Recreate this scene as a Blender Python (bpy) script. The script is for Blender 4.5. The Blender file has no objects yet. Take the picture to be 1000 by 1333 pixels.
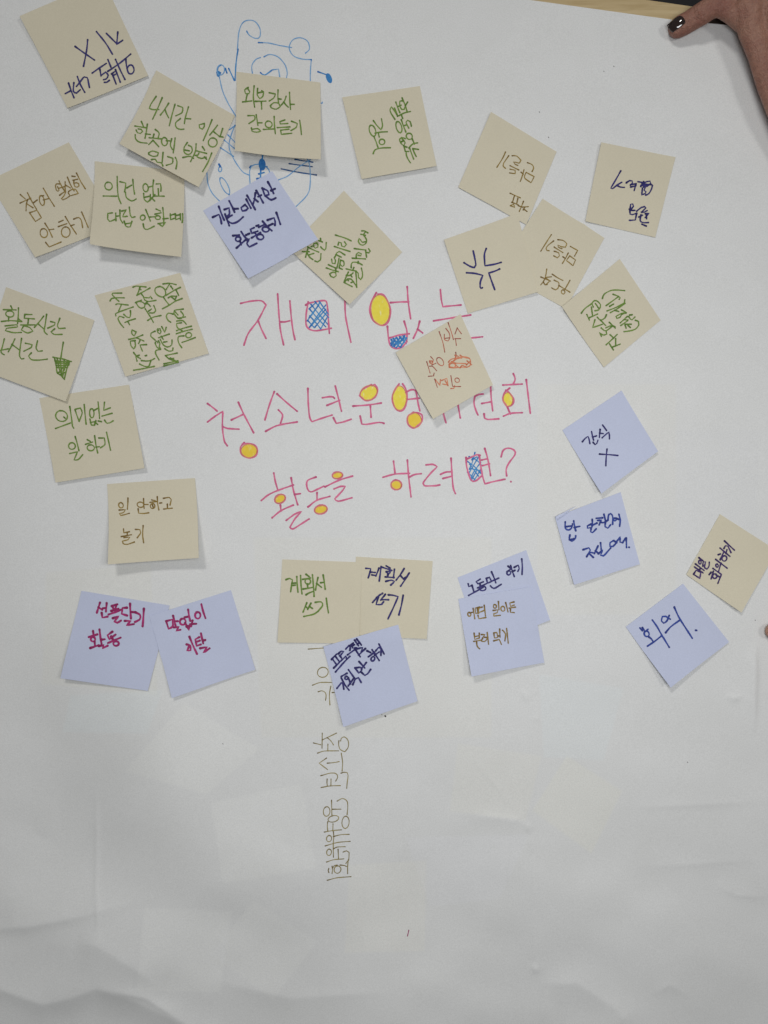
import bpy, bmesh, math, random
import numpy as np
from mathutils import Vector, Matrix
from mathutils.bvhtree import BVHTree
random.seed(7); rng = np.random.default_rng(7)
sc = bpy.context.scene
COL = sc.collection

# ------------------------------------------------------------ camera, light, exposure
S = 0.00068            # metres per photograph pixel on the table (a sticky note is 76 mm)
H = 0.78               # camera height above the paper
cd = bpy.data.cameras.new('camera'); cam = bpy.data.objects.new('camera', cd); COL.objects.link(cam)
cam.location = (0, 0, H); cam.rotation_euler = (0, 0, 0)
cd.sensor_fit = 'VERTICAL'
cd.angle = 2*math.atan(666.5*S/H)
cd.clip_start = 0.01; cd.clip_end = 50
sc.camera = cam

w = bpy.data.worlds.new('World'); sc.world = w; w.use_nodes = True
w.node_tree.nodes['Background'].inputs[0].default_value = (0.93, 0.97, 1.0, 1)
w.node_tree.nodes['Background'].inputs[1].default_value = 0.09
def area(name, loc, target, size, size_y, power, colour):
    l = bpy.data.lights.new(name, 'AREA'); l.shape = 'RECTANGLE'; l.size = size; l.size_y = size_y
    l.energy = power; l.color = colour
    o = bpy.data.objects.new(name, l); COL.objects.link(o); o.location = loc
    d = Vector(target) - Vector(loc); o.rotation_euler = d.to_track_quat('-Z', 'Y').to_euler()
    return o
area('ceiling_or_fill_light', (-0.85, 1.9, 2.6), (-0.1, 0.05, 0), 0.62, 0.34, 26.0, (1, 0.985, 0.95))
area('ceiling_or_fill_light', (1.5, 0.20, 2.3), (0.08, 0, 0), 0.42, 0.42, 9.0, (1, 0.985, 0.96))
area('ceiling_or_fill_light', (0.09, 0.0, 0.92), (0.09, 0.0, 0), 0.30, 0.30, 1.95, (0.97, 0.985, 1)).data.spread = math.radians(130)  # low fill lamp added just above the camera to brighten the sheet's middle
sc.view_settings.view_transform = 'Standard'; sc.view_settings.look = 'None'
sc.view_settings.exposure = 0.0; sc.view_settings.gamma = 1.0

# ------------------------------------------------------------ helpers
def W(x, y, z=0.0):
    """photograph pixel -> place on the table, at height z"""
    k = (H - z)/H
    return ((x-500)*S*k, (666.5-y)*S*k, z)

def tag(o, label=None, cat=None, group=None, kind=None):
    if label: o['label'] = label
    if cat: o['category'] = cat
    if group: o['group'] = group
    if kind: o['kind'] = kind
    return o

def mesh_obj(name, verts, faces, mat, parent=None, loc=(0, 0, 0), smooth=False):
    me = bpy.data.meshes.new(name)
    me.from_pydata([tuple(v) for v in verts], [], faces)
    me.materials.append(mat)
    if smooth: me.shade_smooth()
    o = bpy.data.objects.new(name, me); COL.objects.link(o)
    if parent: o.parent = parent
    o.location = loc
    return o

def new_mat(name):
    m = bpy.data.materials.new(name); m.use_nodes = True
    nt = m.node_tree; b = nt.nodes['Principled BSDF']
    return m, nt, b

def nd(nt, typ, **kw):
    n = nt.nodes.new(typ)
    for k, v in kw.items():
        if k in n.inputs: n.inputs[k].default_value = v
        else: setattr(n, k, v)
    return n

def mix(nt, fac, a, b, mode='MIX'):
    n = nt.nodes.new('ShaderNodeMix'); n.data_type = 'RGBA'; n.blend_type = mode
    for sock, val in ((n.inputs[0], fac), (n.inputs[6], a), (n.inputs[7], b)):
        if hasattr(val, 'is_output'): nt.links.new(val, sock)
        elif isinstance(val, (int, float)): sock.default_value = val
        else: sock.default_value = (*val, 1)
    return n.outputs[2]

def ramp(nt, src, lo, hi):
    n = nt.nodes.new('ShaderNodeMapRange'); n.inputs[1].default_value = lo; n.inputs[2].default_value = hi
    nt.links.new(src, n.inputs[0]); return n.outputs[0]

def bump(nt, b, src, strength, dist):
    n = nt.nodes.new('ShaderNodeBump'); n.inputs['Strength'].default_value = strength
    n.inputs['Distance'].default_value = dist
    nt.links.new(src, n.inputs['Height']); nt.links.new(n.outputs[0], b.inputs['Normal'])

def paper_mat(name, colour, mottle=0.035, tint=False, rough=0.85):
    m, nt, b = new_mat(name)
    tc = nd(nt, 'ShaderNodeTexCoord')
    fine = nd(nt, 'ShaderNodeTexNoise', Scale=900.0, Detail=3.0, Roughness=0.7)
    big = nd(nt, 'ShaderNodeTexNoise', Scale=16.0, Detail=8.0, Roughness=0.72)
    for n in (fine, big): nt.links.new(tc.outputs['Object'], n.inputs['Vector'])
    c1 = mix(nt, ramp(nt, fine.outputs[0], 0.3, 0.7), tuple(c*(1-mottle*1.6) for c in colour), tuple(min(1, c*(1+mottle)) for c in colour))
    c2 = mix(nt, ramp(nt, big.outputs[0], 0.3, 0.7), (0.955, 0.955, 0.950), (1, 1, 1))
    c = mix(nt, 1.0, c1, c2, 'MULTIPLY')
    if tint:
        at = nd(nt, 'ShaderNodeAttribute', attribute_name='tint')
        c = mix(nt, 1.0, c, at.outputs['Color'], 'MULTIPLY')
    nt.links.new(c, b.inputs['Base Color'])
    b.inputs['Roughness'].default_value = rough
    b.inputs['Specular IOR Level'].default_value = 0.25
    bump(nt, b, fine.outputs[0], 0.25, 0.0003)
    return m

def ink_mat(name, light, dark, rough=0.6):
    m, nt, b = new_mat(name)
    at = nd(nt, 'ShaderNodeAttribute', attribute_name='ink')
    tc = nd(nt, 'ShaderNodeTexCoord')
    n = nd(nt, 'ShaderNodeTexNoise', Scale=350.0, Detail=2.0)
    nt.links.new(tc.outputs['Object'], n.inputs['Vector'])
    ad = nt.nodes.new('ShaderNodeMath'); ad.operation = 'MULTIPLY_ADD'
    nt.links.new(n.outputs[0], ad.inputs[0]); ad.inputs[1].default_value = 0.9
    sub = nt.nodes.new('ShaderNodeMath'); sub.operation = 'SUBTRACT'; sub.use_clamp = True
    nt.links.new(at.outputs['Fac'], ad.inputs[2])
    nt.links.new(ad.outputs[0], sub.inputs[0]); sub.inputs[1].default_value = 0.45
    nt.links.new(mix(nt, sub.outputs[0], light, dark), b.inputs['Base Color'])
    b.inputs['Roughness'].default_value = rough
    b.inputs['Specular IOR Level'].default_value = 0.25
    return m

def felt_fill(name, a, b_, pale):
    m = ink_mat(name, a, b_); nt = m.node_tree; b = nt.nodes['Principled BSDF']
    src = b.inputs['Base Color'].links[0].from_socket
    tc = nd(nt, 'ShaderNodeTexCoord'); mp = nd(nt, 'ShaderNodeMapping'); mp.inputs['Rotation'].default_value = (0, 0, 0.35); mp.inputs['Scale'].default_value = (3, 1, 1)
    n = nd(nt, 'ShaderNodeTexNoise', Scale=170.0, Detail=3.0); nt.links.new(tc.outputs['Object'], mp.inputs[0]); nt.links.new(mp.outputs[0], n.inputs['Vector'])
    nt.links.new(mix(nt, ramp(nt, n.outputs[0], 0.60, 0.74), src, pale), b.inputs['Base Color'])
    return m

M = {}
M['sheet'] = paper_mat('white_poster_paper', (0.795, 0.798, 0.792), 0.055, tint=True)
M['cream'] = paper_mat('cream_note_paper', (0.672, 0.617, 0.478), 0.03)
M['blue_note'] = paper_mat('blue_note_paper', (0.56, 0.60, 0.765), 0.03)
INK = {
 'green': ink_mat('green_ink', (0.19, 0.30, 0.055), (0.095, 0.18, 0.025)),
 'navy': ink_mat('navy_ink', (0.045, 0.04, 0.20), (0.015, 0.012, 0.09)),
 'blue': ink_mat('blue_ink', (0.035, 0.075, 0.36), (0.015, 0.03, 0.20)),
 'purple': ink_mat('dark_purple_ink', (0.07, 0.035, 0.17), (0.025, 0.012, 0.08)),
 'brown': ink_mat('ochre_ink', (0.36, 0.25, 0.055), (0.16, 0.095, 0.02)),
 'thin_brown': ink_mat('olive_brown_ink', (0.38, 0.31, 0.11), (0.14, 0.10, 0.02)),
 'magenta': ink_mat('magenta_ink', (0.46, 0.04, 0.19), (0.24, 0.015, 0.09)),
 'pink': ink_mat('pink_ink', (0.76, 0.19, 0.33), (0.50, 0.09, 0.20)),
 'red': ink_mat('red_ink', (0.60, 0.18, 0.10), (0.24, 0.05, 0.04)),
 'orange': ink_mat('orange_red_ink', (0.74, 0.30, 0.17), (0.50, 0.13, 0.06)),
 'sky': ink_mat('sky_blue_ink', (0.08, 0.33, 0.64), (0.02, 0.14, 0.42)),
 'dim_sky': ink_mat('fine_blue_ink', (0.24, 0.45, 0.70), (0.06, 0.24, 0.54)),
 'yellow': felt_fill('yellow_ink', (0.86, 0.74, 0.10), (0.74, 0.60, 0.03), (0.84, 0.80, 0.42)),
 'amber': felt_fill('amber_ink', (0.84, 0.62, 0.07), (0.74, 0.50, 0.02), (0.84, 0.72, 0.25)),
 'dark': ink_mat('dark_speck_ink', (0.06, 0.05, 0.05), (0.03, 0.02, 0.02)),
}
PENW = {'green': 1.75, 'navy': 2.1, 'blue': 2.3, 'purple': 2.1, 'brown': 1.5, 'thin_brown': 1.15, 'magenta': 2.8,
        'pink': 2.2, 'red': 1.1, 'orange': 1.3, 'sky': 2.4, 'dim_sky': 1.3, 'dark': 1.6}

# ------------------------------------------------------------ the big sheet
def top_edge(x): return -96 + 0.139*x - np.maximum(0, x-880)*0.045
NX, NY = 560, 660
gx = np.linspace(-120, 1120, NX); gt = np.linspace(0, 1, NY)
PX = np.repeat(gx[None, :], NY, 0)
PY = top_edge(PX) + (1500 - top_edge(PX))*gt[:, None]

def noise2(X, Y, scale, seed):
    r = np.random.default_rng(seed); out = 0
    for k in range(9):
        a = r.uniform(0, 2*math.pi); f = r.uniform(0.6, 1.5)/scale; p = r.uniform(0, 6.28)
        out = out + np.sin((X*math.cos(a) + Y*math.sin(a))*f*2*math.pi + p)
    return out/3.0

def seg_dist(X, Y, pts):
    """distance to a polyline, side sign, parameter 0..1 along it"""
    best = np.full(X.shape, 1e9); side = np.zeros(X.shape); par = np.zeros(X.shape)
    n = len(pts)-1
    for i in range(n):
        (x0, y0), (x1, y1) = pts[i], pts[i+1]
        dx, dy = x1-x0, y1-y0; L2 = dx*dx+dy*dy
        tt = ((X-x0)*dx+(Y-y0)*dy)/L2; t = np.clip(tt, 0, 1)
        d = np.hypot(X-x0-t*dx, Y-y0-t*dy)
        sg = np.sign((X-x0)*dy-(Y-y0)*dx)
        m = d < best
        best = np.where(m, d, best); side = np.where(m, sg, side); par = np.where(m, (i+t)/n, par)
    return best, side, par

def ridge(X, Y, pts, amp, w_up, w_dn, fade=0.25):
    d, s, p = seg_dist(X, Y, pts)
    wd = np.where(s > 0, w_up, w_dn)          # side>0 is to the left of travel on screen (up when going right)
    f = np.clip(np.minimum(p, 1-p)/max(fade, 1e-3), 0, 1) if fade > 0 else 1
    amp = amp*1.7
    return amp*np.exp(-(d/wd)**1.25)*f

def hump(X, Y, cx, cy, rx, ry, rot, amp):
    r = math.radians(rot); a = (X-cx)*math.cos(r)+(Y-cy)*math.sin(r); b = -(X-cx)*math.sin(r)+(Y-cy)*math.cos(r)
    return amp*np.exp(-(a/rx)**2-(b/ry)**2)

def sheet_height(X, Y):
    h = 0.0007*noise2(X, Y, 420, 3) + 0.00016*noise2(X, Y, 120, 5)
    low = np.clip((Y-880)/350, 0, 1)
    h = h + low*(0.0026*noise2(X, Y, 260, 8) + 0.00030*noise2(X, Y, 70, 11))
    h = h + ridge(X, Y, [(-80, 1214), (0, 1209), (35, 1207), (60, 1202), (110, 1192), (200, 1168)], 0.0018, 36, 9, 0.3)
    h = h + ridge(X, Y, [(-90, 1262), (0, 1288), (55, 1308), (90, 1300), (125, 1287), (180, 1306), (245, 1338), (330, 1390)], 0.0038, 50, 20, 0.1)
    h = h + ridge(X, Y, [(127, 1287), (190, 1300), (260, 1345)], 0.0012, 12, 5, 0.3)
    h = h + ridge(X, Y, [(125, 1010), (126, 1110), (125, 1160), (128, 1240)], 0.00045, 3.2, 3.2)
    h = h + ridge(X, Y, [(100, 1225), (126, 1232), (175, 1262), (215, 1290)], 0.0016, 24, 24)
    h = h + hump(X, Y, 70, 1030, 90, 160, -20, -0.011) + hump(X, Y, 225, 1010, 90, 170, -25, 0.011) + hump(X, Y, 200, 1220, 120, 50, 20, 0.004)
    h = h + hump(X, Y, 330, 1150, 150, 45, 0, 0.003)
    h = h + ridge(X, Y, [(270, 1275), (380, 1300), (520, 1290)], 0.0014, 26, 18)
    # the vertical fold with its small dents
    h = h + ridge(X, Y, [(676, 890), (689, 915), (692, 1000), (690, 1060), (694, 1140), (695, 1260), (702, 1345)], 0.00012, 3.5, 3.5, 0.1)
    for (p0, p1, a) in (((676, 896), (689, 915), .0006), ((681, 1068), (690, 1086), .0008), ((690, 1086), (693, 1112), .0004),
                        ((692, 1254), (699, 1270), .0009), ((693, 932), (700, 940), .0004), ((604, 975), (682, 1066), .0003)):
        h = h + ridge(X, Y, [p0, ((p0[0]+p1[0])/2+1, (p0[1]+p1[1])/2), p1], a, 5, 3, 0.5)
    h = h + ridge(X, Y, [(600, 1060), (660, 1066), (686, 1072)], 0.0010, 8, 14, 0.3)
    h = h + ridge(X, Y, [(700, 1282), (750, 1280), (800, 1312), (830, 1345)], 0.0018, 18, 30, 0.2)
    h = h + ridge(X, Y, [(702, 1200), (706, 1270), (712, 1345)], 0.0006, 7, 20, 0.2)
    h = h + ridge(X, Y, [(812, 1052), (900, 1048), (1010, 1043)], 0.0004, 8, 4, 0.35)
    h = h + ridge(X, Y, [(815, 1128), (900, 1125), (1000, 1118)], 0.0004, 9, 6, 0.35)
    h = h + ridge(X, Y, [(930, 1150), (960, 1166), (1010, 1168)], 0.0005, 14, 5, 0.35)
    h = h + ridge(X, Y, [(850, 1296), (872, 1282), (900, 1300)], 0.0006, 8, 5, 0.4)
    h = h + ridge(X, Y, [(944, 903), (956, 910), (970, 904)], 0.0008, 5, 4, 0.4)
    h = h + ridge(X, Y, [(984, 835), (984, 880), (982, 960)], 0.0014, 3, 12, 0.3)
    # edge by the hand curls up a little
    h = h + 0.003*np.exp(-np.maximum(0, Y-top_edge(X))/22)*np.clip((X-905)/25, 0, 1)*np.clip((975-X)/20, 0, 1)
    g = np.clip((Y-150)/500, 0, 1); return h + 0.002 + 0.009*g*g*(3-2*g)
ZS = sheet_height(PX, PY)
ZS = np.maximum(ZS, 0.0002)

def sheet_z(x, y):
    te = float(top_edge(np.float64(x)))
    fx = (x-gx[0])/(gx[1]-gx[0]); fy = (y-te)/(1500-te)*(NY-1)
    i = int(min(max(fx, 0), NX-2)); j = int(min(max(fy, 0), NY-2)); a = fx-i; b = fy-j
    return float((1-a)*(1-b)*ZS[j, i]+a*(1-b)*ZS[j, i+1]+(1-a)*b*ZS[j+1, i]+a*b*ZS[j+1, i+1])

KS = (H-ZS)/H
V = np.stack([(PX-500)*S*KS, (666.5-PY)*S*KS, ZS], -1).reshape(-1, 3)
idx = np.arange(NX*NY).reshape(NY, NX)
F = np.stack([idx[1:, :-1], idx[1:, 1:], idx[:-1, 1:], idx[:-1, :-1]], -1).reshape(-1, 4)
me = bpy.data.meshes.new('poster_sheet')
me.vertices.add(len(V)); me.vertices.foreach_set('co', V.astype('f').ravel())
me.loops.add(F.size); me.loops.foreach_set('vertex_index', F.astype('i').ravel())
me.polygons.add(len(F)); me.polygons.foreach_set('loop_start', np.arange(0, F.size, 4, dtype='i'))
me.update(calc_edges=True); me.shade_smooth()
me.materials.append(M['sheet'])
# notes of a second layer behind the thin sheet show through it as faint tints
def inside(poly):
    m = np.ones(PX.shape)
    cx = sum(p[0] for p in poly)/len(poly); cy = sum(p[1] for p in poly)/len(poly)
    for k in range(len(poly)):
        (x0, y0), (x1, y1) = poly[k], poly[(k+1) % len(poly)]
        L = math.hypot(x1-x0, y1-y0); d = ((PX-x0)*(y1-y0)-(PY-y0)*(x1-x0))/L
        if ((cx-x0)*(y1-y0)-(cy-y0)*(x1-x0)) < 0: d = -d
        m = np.minimum(m, np.clip(d/2.5+0.5, 0, 1))
    return m
T = np.ones(PX.shape+(3,))*0.945
ghosts = [([(188, 1182), (302, 1186), (286, 1291), (178, 1290)], (.03, .03, .026)),
          ([(330, 1172), (412, 1226), (356, 1302), (276, 1242)], (.022, .022, .018)),
          ([(240, 915), (338, 975), (268, 1034), (163, 1004)], (.024, .024, .018)),
          ([(275, 1045), (392, 1020), (412, 1130), (290, 1150)], (.026, .026, .022)),
          ([(738, 984), (810, 1030), (770, 1111), (693, 1055)], (.018, .014, -.012)),
          ([(702, 878), (812, 896), (786, 990), (708, 986)], (.0, .014, .02)),
          ([(455, 1126), (555, 1120), (553, 1238), (449, 1240)], (.022, .018, .0)),
          ([(92, 905), (212, 898), (192, 955), (82, 953)], (.0, .016, .022)),
          ([(596, 968), (705, 984), (684, 1068), (586, 1056)], (.016, .012, -.006)),
          ([(528, 1090), (690, 1086), (650, 1170), (560, 1180)], (.012, .012, .02)),
          ([(60, 745), (196, 735), (205, 905), (55, 890)], (.004, .0, -.018)),
          ([(330, 700), (640, 700), (640, 960), (340, 960)], (.006, .002, -.014)),
          ([(820, 560), (990, 560), (985, 690), (830, 690)], (-.008, -.008, -.004)),
          ([(700, 500), (880, 500), (880, 800), (700, 800)], (.006, .002, -.012))]
for poly, dc in ghosts:
    m = inside(poly)
    for c in range(3): T[..., c] += m*dc[c]*1.4
T = np.clip(T, 0, 1)
ca = me.color_attributes.new('tint', 'FLOAT_COLOR', 'POINT')
ca.data.foreach_set('color', np.concatenate([T, np.ones(PX.shape+(1,))], -1).astype('f').ravel())
sheet = bpy.data.objects.new('poster_sheet', me); COL.objects.link(sheet)
tag(sheet, 'large creased white poster paper with pink lettering, lying under all the notes', 'poster')

# ------------------------------------------------------------ pen strokes
def parse(txt):
    out = []
    for s in txt.replace('\n', ' ').split(';'):
        s = s.strip()
        if not s: continue
        if s.startswith('R:'):
            v = [float(a) for a in s[2:].split(',')]; out.append(('R', v)); continue
        if s.startswith('o:'):
            v = [float(a) for a in s[2:].split(',')]
            cx, cy, rx, ry = v[:4]; rot = math.radians(v[4]) if len(v) > 4 else 0
            a0 = -1.9 + random.uniform(-.3, .3); pts = []
            for k in range(15):
                a = a0 + k/14*(2*math.pi+0.25)
                f = 1 + 0.05*math.sin(a*2+cx) + 0.02*k/14
                ex, ey = rx*f*math.cos(a), ry*f*math.sin(a)
                pts.append((cx+ex*math.cos(rot)-ey*math.sin(rot), cy+ex*math.sin(rot)+ey*math.cos(rot)))
            out.append(pts)
        else:
            out.append([tuple(float(a) for a in p.split(',')) for p in s.split()])
    return out

def strokes(txt, reg, wpx):
    x0, y0, k = reg[0], reg[1], (reg[2]-reg[0])/wpx
    for st in parse(txt):
        if st[0] == 'R':
            v = st[1]; x0, y0, k = v[0], v[1], (v[2]-v[0])/v[3]; continue
        yield [(x0+a*k, y0+b*k) for a, b in st]

def smooth(pts, step):
    """Catmull-Rom through the points, broken at sharp corners"""
    if len(pts) == 1: return [pts[0]]
    runs = [[pts[0]]]
    for i in range(1, len(pts)-1):
        ax, ay = pts[i][0]-pts[i-1][0], pts[i][1]-pts[i-1][1]; bx, by = pts[i+1][0]-pts[i][0], pts[i+1][1]-pts[i][1]
        ang = abs(math.degrees(math.atan2(ax*by-ay*bx, ax*bx+ay*by)))
        runs[-1].append(pts[i])
        if ang > 72: runs.append([pts[i]])
    runs[-1].append(pts[-1])
    out = [pts[0]]
    for r in runs:
        for i in range(len(r)-1):
            p1, p2 = r[i], r[i+1]
            p0 = r[i-1] if i > 0 else (2*p1[0]-p2[0], 2*p1[1]-p2[1])
            p3 = r[i+2] if i+2 < len(r) else (2*p2[0]-p1[0], 2*p2[1]-p1[1])
            L = math.hypot(p2[0]-p1[0], p2[1]-p1[1]); n = max(1, int(L/step))
            for k in range(1, n+1):
                t = k/n
                out.append(tuple(0.5*(2*p1[c]+(p2[c]-p0[c])*t+(2*p0[c]-5*p1[c]+4*p2[c]-p3[c])*t*t+(3*p1[c]-p0[c]-3*p2[c]+p3[c])*t**3) for c in (0, 1)))
    return out

class InkMesh:
    def __init__(s): s.v = []; s.f = []; s.d = []; s.k = 0
    def stroke(s, pts, width, place):
        """pts in photograph pixels"""
        s.k += 1; lift = 0.00016 + 0.000003*s.k
        pts = smooth(pts, 2.2)
        q = [pts[0]]
        for p in pts[1:]:
            if math.hypot(p[0]-q[-1][0], p[1]-q[-1][1]) > 0.25: q.append(p)
        # a hand trembles a little
        pts = q; n = len(pts)
        if n == 1:
            c = pts[0]; b = len(s.v); r = width*0.62
            for a in range(10):
                s.v.append(place(c[0]+r*math.cos(a*.628), c[1]+r*math.sin(a*.628), lift)); s.d.append(0.9)
            s.f.append([b+a for a in range(9, -1, -1)]); return
        base = len(s.v); rnd = random.random()*9
        L = 0
        lens = [0]
        for i in range(1, n): L += math.hypot(pts[i][0]-pts[i-1][0], pts[i][1]-pts[i-1][1]); lens.append(L)
        def frame(i):
            a = pts[max(0, i-1)]; b = pts[min(n-1, i+1)]
            dx, dy = b[0]-a[0], b[1]-a[1]; l = math.hypot(dx, dy) or 1
            return dx/l, dy/l
        def wd(i):
            e = min(lens[i], L-lens[i])
            return width*0.5*(1 + 0.14*math.sin(lens[i]*0.33+rnd) + 0.05*math.sin(lens[i]*1.3+rnd*2) + 0.22*math.exp(-e/1.8)*(1 if i < n/2 else 0.5))
        def den(i):
            e0, e1 = lens[i], L-lens[i]
            return 0.42 + 0.5*math.exp(-e0/2.5) + 0.35*math.exp(-e1/2.5) + 0.16*math.sin(lens[i]*0.21+rnd)
        rows = []
        # start cap
        dx, dy = frame(0); r = wd(0); x, y = pts[0]
        for (t, ww) in ((-0.95, 0.35), (-0.6, 0.8)):
            rows.append((x+dx*r*t, y+dy*r*t, dx, dy, r*ww, den(0)))
        for i in range(n):
            dx, dy = frame(i); rows.append((pts[i][0], pts[i][1], dx, dy, wd(i), den(i)))
        dx, dy = frame(n-1); r = wd(n-1); x, y = pts[-1]
        for (t, ww) in ((0.6, 0.8), (0.95, 0.35)):
            rows.append((x+dx*r*t, y+dy*r*t, dx, dy, r*ww, den(n-1)))
        for k, (x, y, dx, dy, r, dn) in enumerate(rows):
            z = lift + 1.2e-6*min(k, 60)*0.2
            s.v.append(place(x-dy*r, y+dx*r, z)); s.v.append(place(x+dy*r, y-dx*r, z)); s.d += [dn, dn]
            if k:
                a = base+2*k
                s.f.append([a-2, a, a+1, a-1])
    def blob(s, poly, place, dens=0.3, lift=0.00010):
        cx = sum(p[0] for p in poly)/len(poly); cy = sum(p[1] for p in poly)/len(poly)
        b = len(s.v); n = len(poly)
        s.v.append(place(cx, cy, lift)); s.d.append(dens)
        for f in (0.55, 1.0):
            for p in poly: s.v.append(place(cx+(p[0]-cx)*f, cy+(p[1]-cy)*f, lift)); s.d.append(dens)
        ar = sum(poly[i][0]*poly[(i+1) % n][1]-poly[(i+1) % n][0]*poly[i][1] for i in range(n))
        for i in range(n):
            j = (i+1) % n
            t1 = [b, b+1+i, b+1+j]; t2 = [b+1+i, b+1+n+i, b+1+n+j, b+1+j]
            if ar > 0: t1.reverse(); t2.reverse()
            s.f.append(t1); s.f.append(t2)
    def build(s, name, mat, parent, label=None):
        me = bpy.data.meshes.new(name)
        o0 = parent.location
        me.from_pydata([(v[0]-o0[0], v[1]-o0[1], v[2]-o0[2]) for v in s.v], [], s.f)
        a = me.color_attributes.new('ink', 'FLOAT_COLOR', 'POINT')
        a.data.foreach_set('color', np.array([[d, d, d, 1] for d in s.d], 'f').ravel())
        # all faces look up
        me.update()
        bm = bmesh.new(); bm.from_mesh(me)
        fl = [f for f in bm.faces if f.normal.z < 0]
        bmesh.ops.reverse_faces(bm, faces=fl); bm.to_mesh(me); bm.free()
        me.materials.append(mat)
        o = bpy.data.objects.new(name, me); COL.objects.link(o); o.parent = parent
        if label: o['label'] = label
        return o

def world_parent(o, parent):          # parent whose own parent sits at the origin
    o.parent = parent

def on_sheet(x, y, lift):
    z = sheet_z(x, y)+lift
    return W(x, y, z)

def sheet_ink(txt, reg, wpx, ink, width=None, im=None):
    im = im or InkMesh(); s = (reg[2]-reg[0])/wpx
    for st in strokes(txt, reg, wpx): im.stroke(st, width or PENW[ink], on_sheet)
    return im

def fill(reg, sc_, e, ink, parent, dens=0.3):
    im = InkMesh(); im.blob([(reg[0]+x*sc_, reg[1]+y*sc_) for x, y in ell(*e)], on_sheet, dens)
    o = im.build('yellow_filling' if ink in ('yellow', 'amber') else 'inked_spot', INK[ink], parent)
    if ink in ('yellow', 'amber'):
        im = InkMesh(); im.k = 40
        c = ell(e[0], e[1], e[2]+4, e[3]+4, *e[4:]); im.stroke([(reg[0]+x*sc_, reg[1]+y*sc_) for x, y in c+c[:2]], 1.1, on_sheet)
        im.build('orange_outline', INK['orange'], parent)
    return o

def ell(cx, cy, rx, ry, rot=0, n=22):
    r = math.radians(rot); out = []
    for k in range(n):
        a = 2*math.pi*k/n; ex, ey = rx*math.cos(a), ry*math.sin(a)
        out.append((cx+ex*math.cos(r)-ey*math.sin(r), cy+ex*math.sin(r)+ey*math.cos(r)))
    return out

# title -------------------------------------------------------------
R1, R2, R3, R4, R5 = (300, 370, 480, 470), (460, 370, 640, 470), (260, 480, 440, 610), (400, 480, 580, 580), (550, 470, 710, 570)
R6, R7 = (330, 590, 510, 700), (490, 570, 680, 670)
w1 = sheet_ink("""75,138 150,122 225,120 258,150 200,260 130,355 98,440; 200,262 225,325 258,392; 342,70 350,200 362,330 385,438;
 362,272 395,272 430,264; 430,120 441,240 452,330 467,400; 563,128 548,220 552,305 600,335 665,330 730,318; 545,150 575,135 680,118 700,150 707,230 716,355;
 828,100 832,220 850,320 872,420""", R1, 1000, 'pink').build('title_word', INK['pink'], sheet)
sheet_ink("""570,178 630,122; 555,265 600,205 655,120; 572,312 640,215 690,150; 610,312 660,250 708,190; 652,325 710,222; 572,178 625,240 690,308;
 583,145 640,215 705,290; 612,125 660,185 710,240; 573,228 615,275 655,325; 560,262 605,312; 640,120 708,215; 570,240 640,150; 585,300 690,180""", R1, 1000, 'sky', 1.6).build('blue_hatching', INK['sky'], w1)
w2 = sheet_ink("""166,62 130,130 120,200 145,262 205,298 250,275 270,200 252,130 215,75 178,72; 270,133 340,128 400,127; 390,18 398,130 415,250;
 247,305 255,390 270,445 305,465 350,455 388,415; 368,268 388,340 386,405; 262,388 330,368 405,358; 480,268 465,325 435,390; 465,325 502,352;
 630,38 637,110 648,162 778,150; 580,265 715,243 850,222; 800,394 935,380""", R2, 1000, 'pink').build('title_word', INK['pink'], sheet)
fill(R2, .18, (196, 186, 64, 106, -4), 'yellow', w2)
sheet_ink("""275,400 300,455; 290,392 335,455; 312,385 360,450; 335,380 382,428; 360,372 386,400; 272,428 310,388; 285,452 345,380; 312,458 372,372; 342,455 385,388;
 275,440 300,405; 300,440 365,395""", R2, 1000, 'sky', 2.1).build('blue_hatching', INK['sky'], w2)
im = sheet_ink("""57,252 95,280 125,305; 57,385 110,345 168,308 165,420 178,520 200,557; 170,420 205,432 285,437; 230,370 315,330; 280,243 320,330 390,462;
 322,535 295,570 305,620 355,645 405,630 418,590 400,555 350,540 310,545; 540,165 505,260 472,370; 560,182 630,245 705,307; 570,298 600,335 585,395;
 478,452 550,415 620,398 705,385""", R3, 1000, 'pink')
sheet_ink("""5,143 8,250 18,350 35,383 100,360 180,335; 110,210 160,202 190,205 198,215; 143,265 235,228; 203,125 225,210 248,308; 190,355 210,395 260,385 318,365;
 465,115 400,150 378,195 430,232 490,205 510,150 490,115 470,122; 332,270 440,262 535,248; 457,270 462,350; 383,342 395,400 430,402 520,388 555,395;
 665,110 630,160 615,220 640,290 680,305 712,270 722,190 710,140 690,110; 712,172 750,152 780,155 790,180; 722,222 810,213; 788,160 800,240 815,305;
 770,315 728,345 730,400 765,430 800,412 830,380 830,335 795,318 765,318""", R4, 1000, 'pink', im=im)
sheet_ink("""165,400 178,455 192,502; 285,330 308,462; 430,270 420,340 435,400 452,438; 430,285 460,272 495,268; 555,200 560,300 572,405; 483,345 555,332; 502,430 507,465 530,475 622,470;
 740,103 755,145 740,185; 655,195 812,187; 710,220 668,258 655,315 690,372 732,355 742,310 705,255 680,238; 692,375 715,430; 660,448 720,425 812,420; 845,152 858,260 878,425""", R5, 1000, 'pink', im=im)
w3 = im.build('title_word', INK['pink'], sheet)
fill(R4, .18, (445, 173, 60, 47, -28), 'yellow', w3); fill(R4, .18, (668, 212, 46, 84, 0), 'yellow', w3); fill(R5, .16, (697, 312, 34, 52, -5), 'yellow', w3)
fill(R3, .18, (357, 594, 54, 45), 'amber', w3); fill(R4, .18, (776, 372, 46, 50, -20), 'amber', w3)
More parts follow.
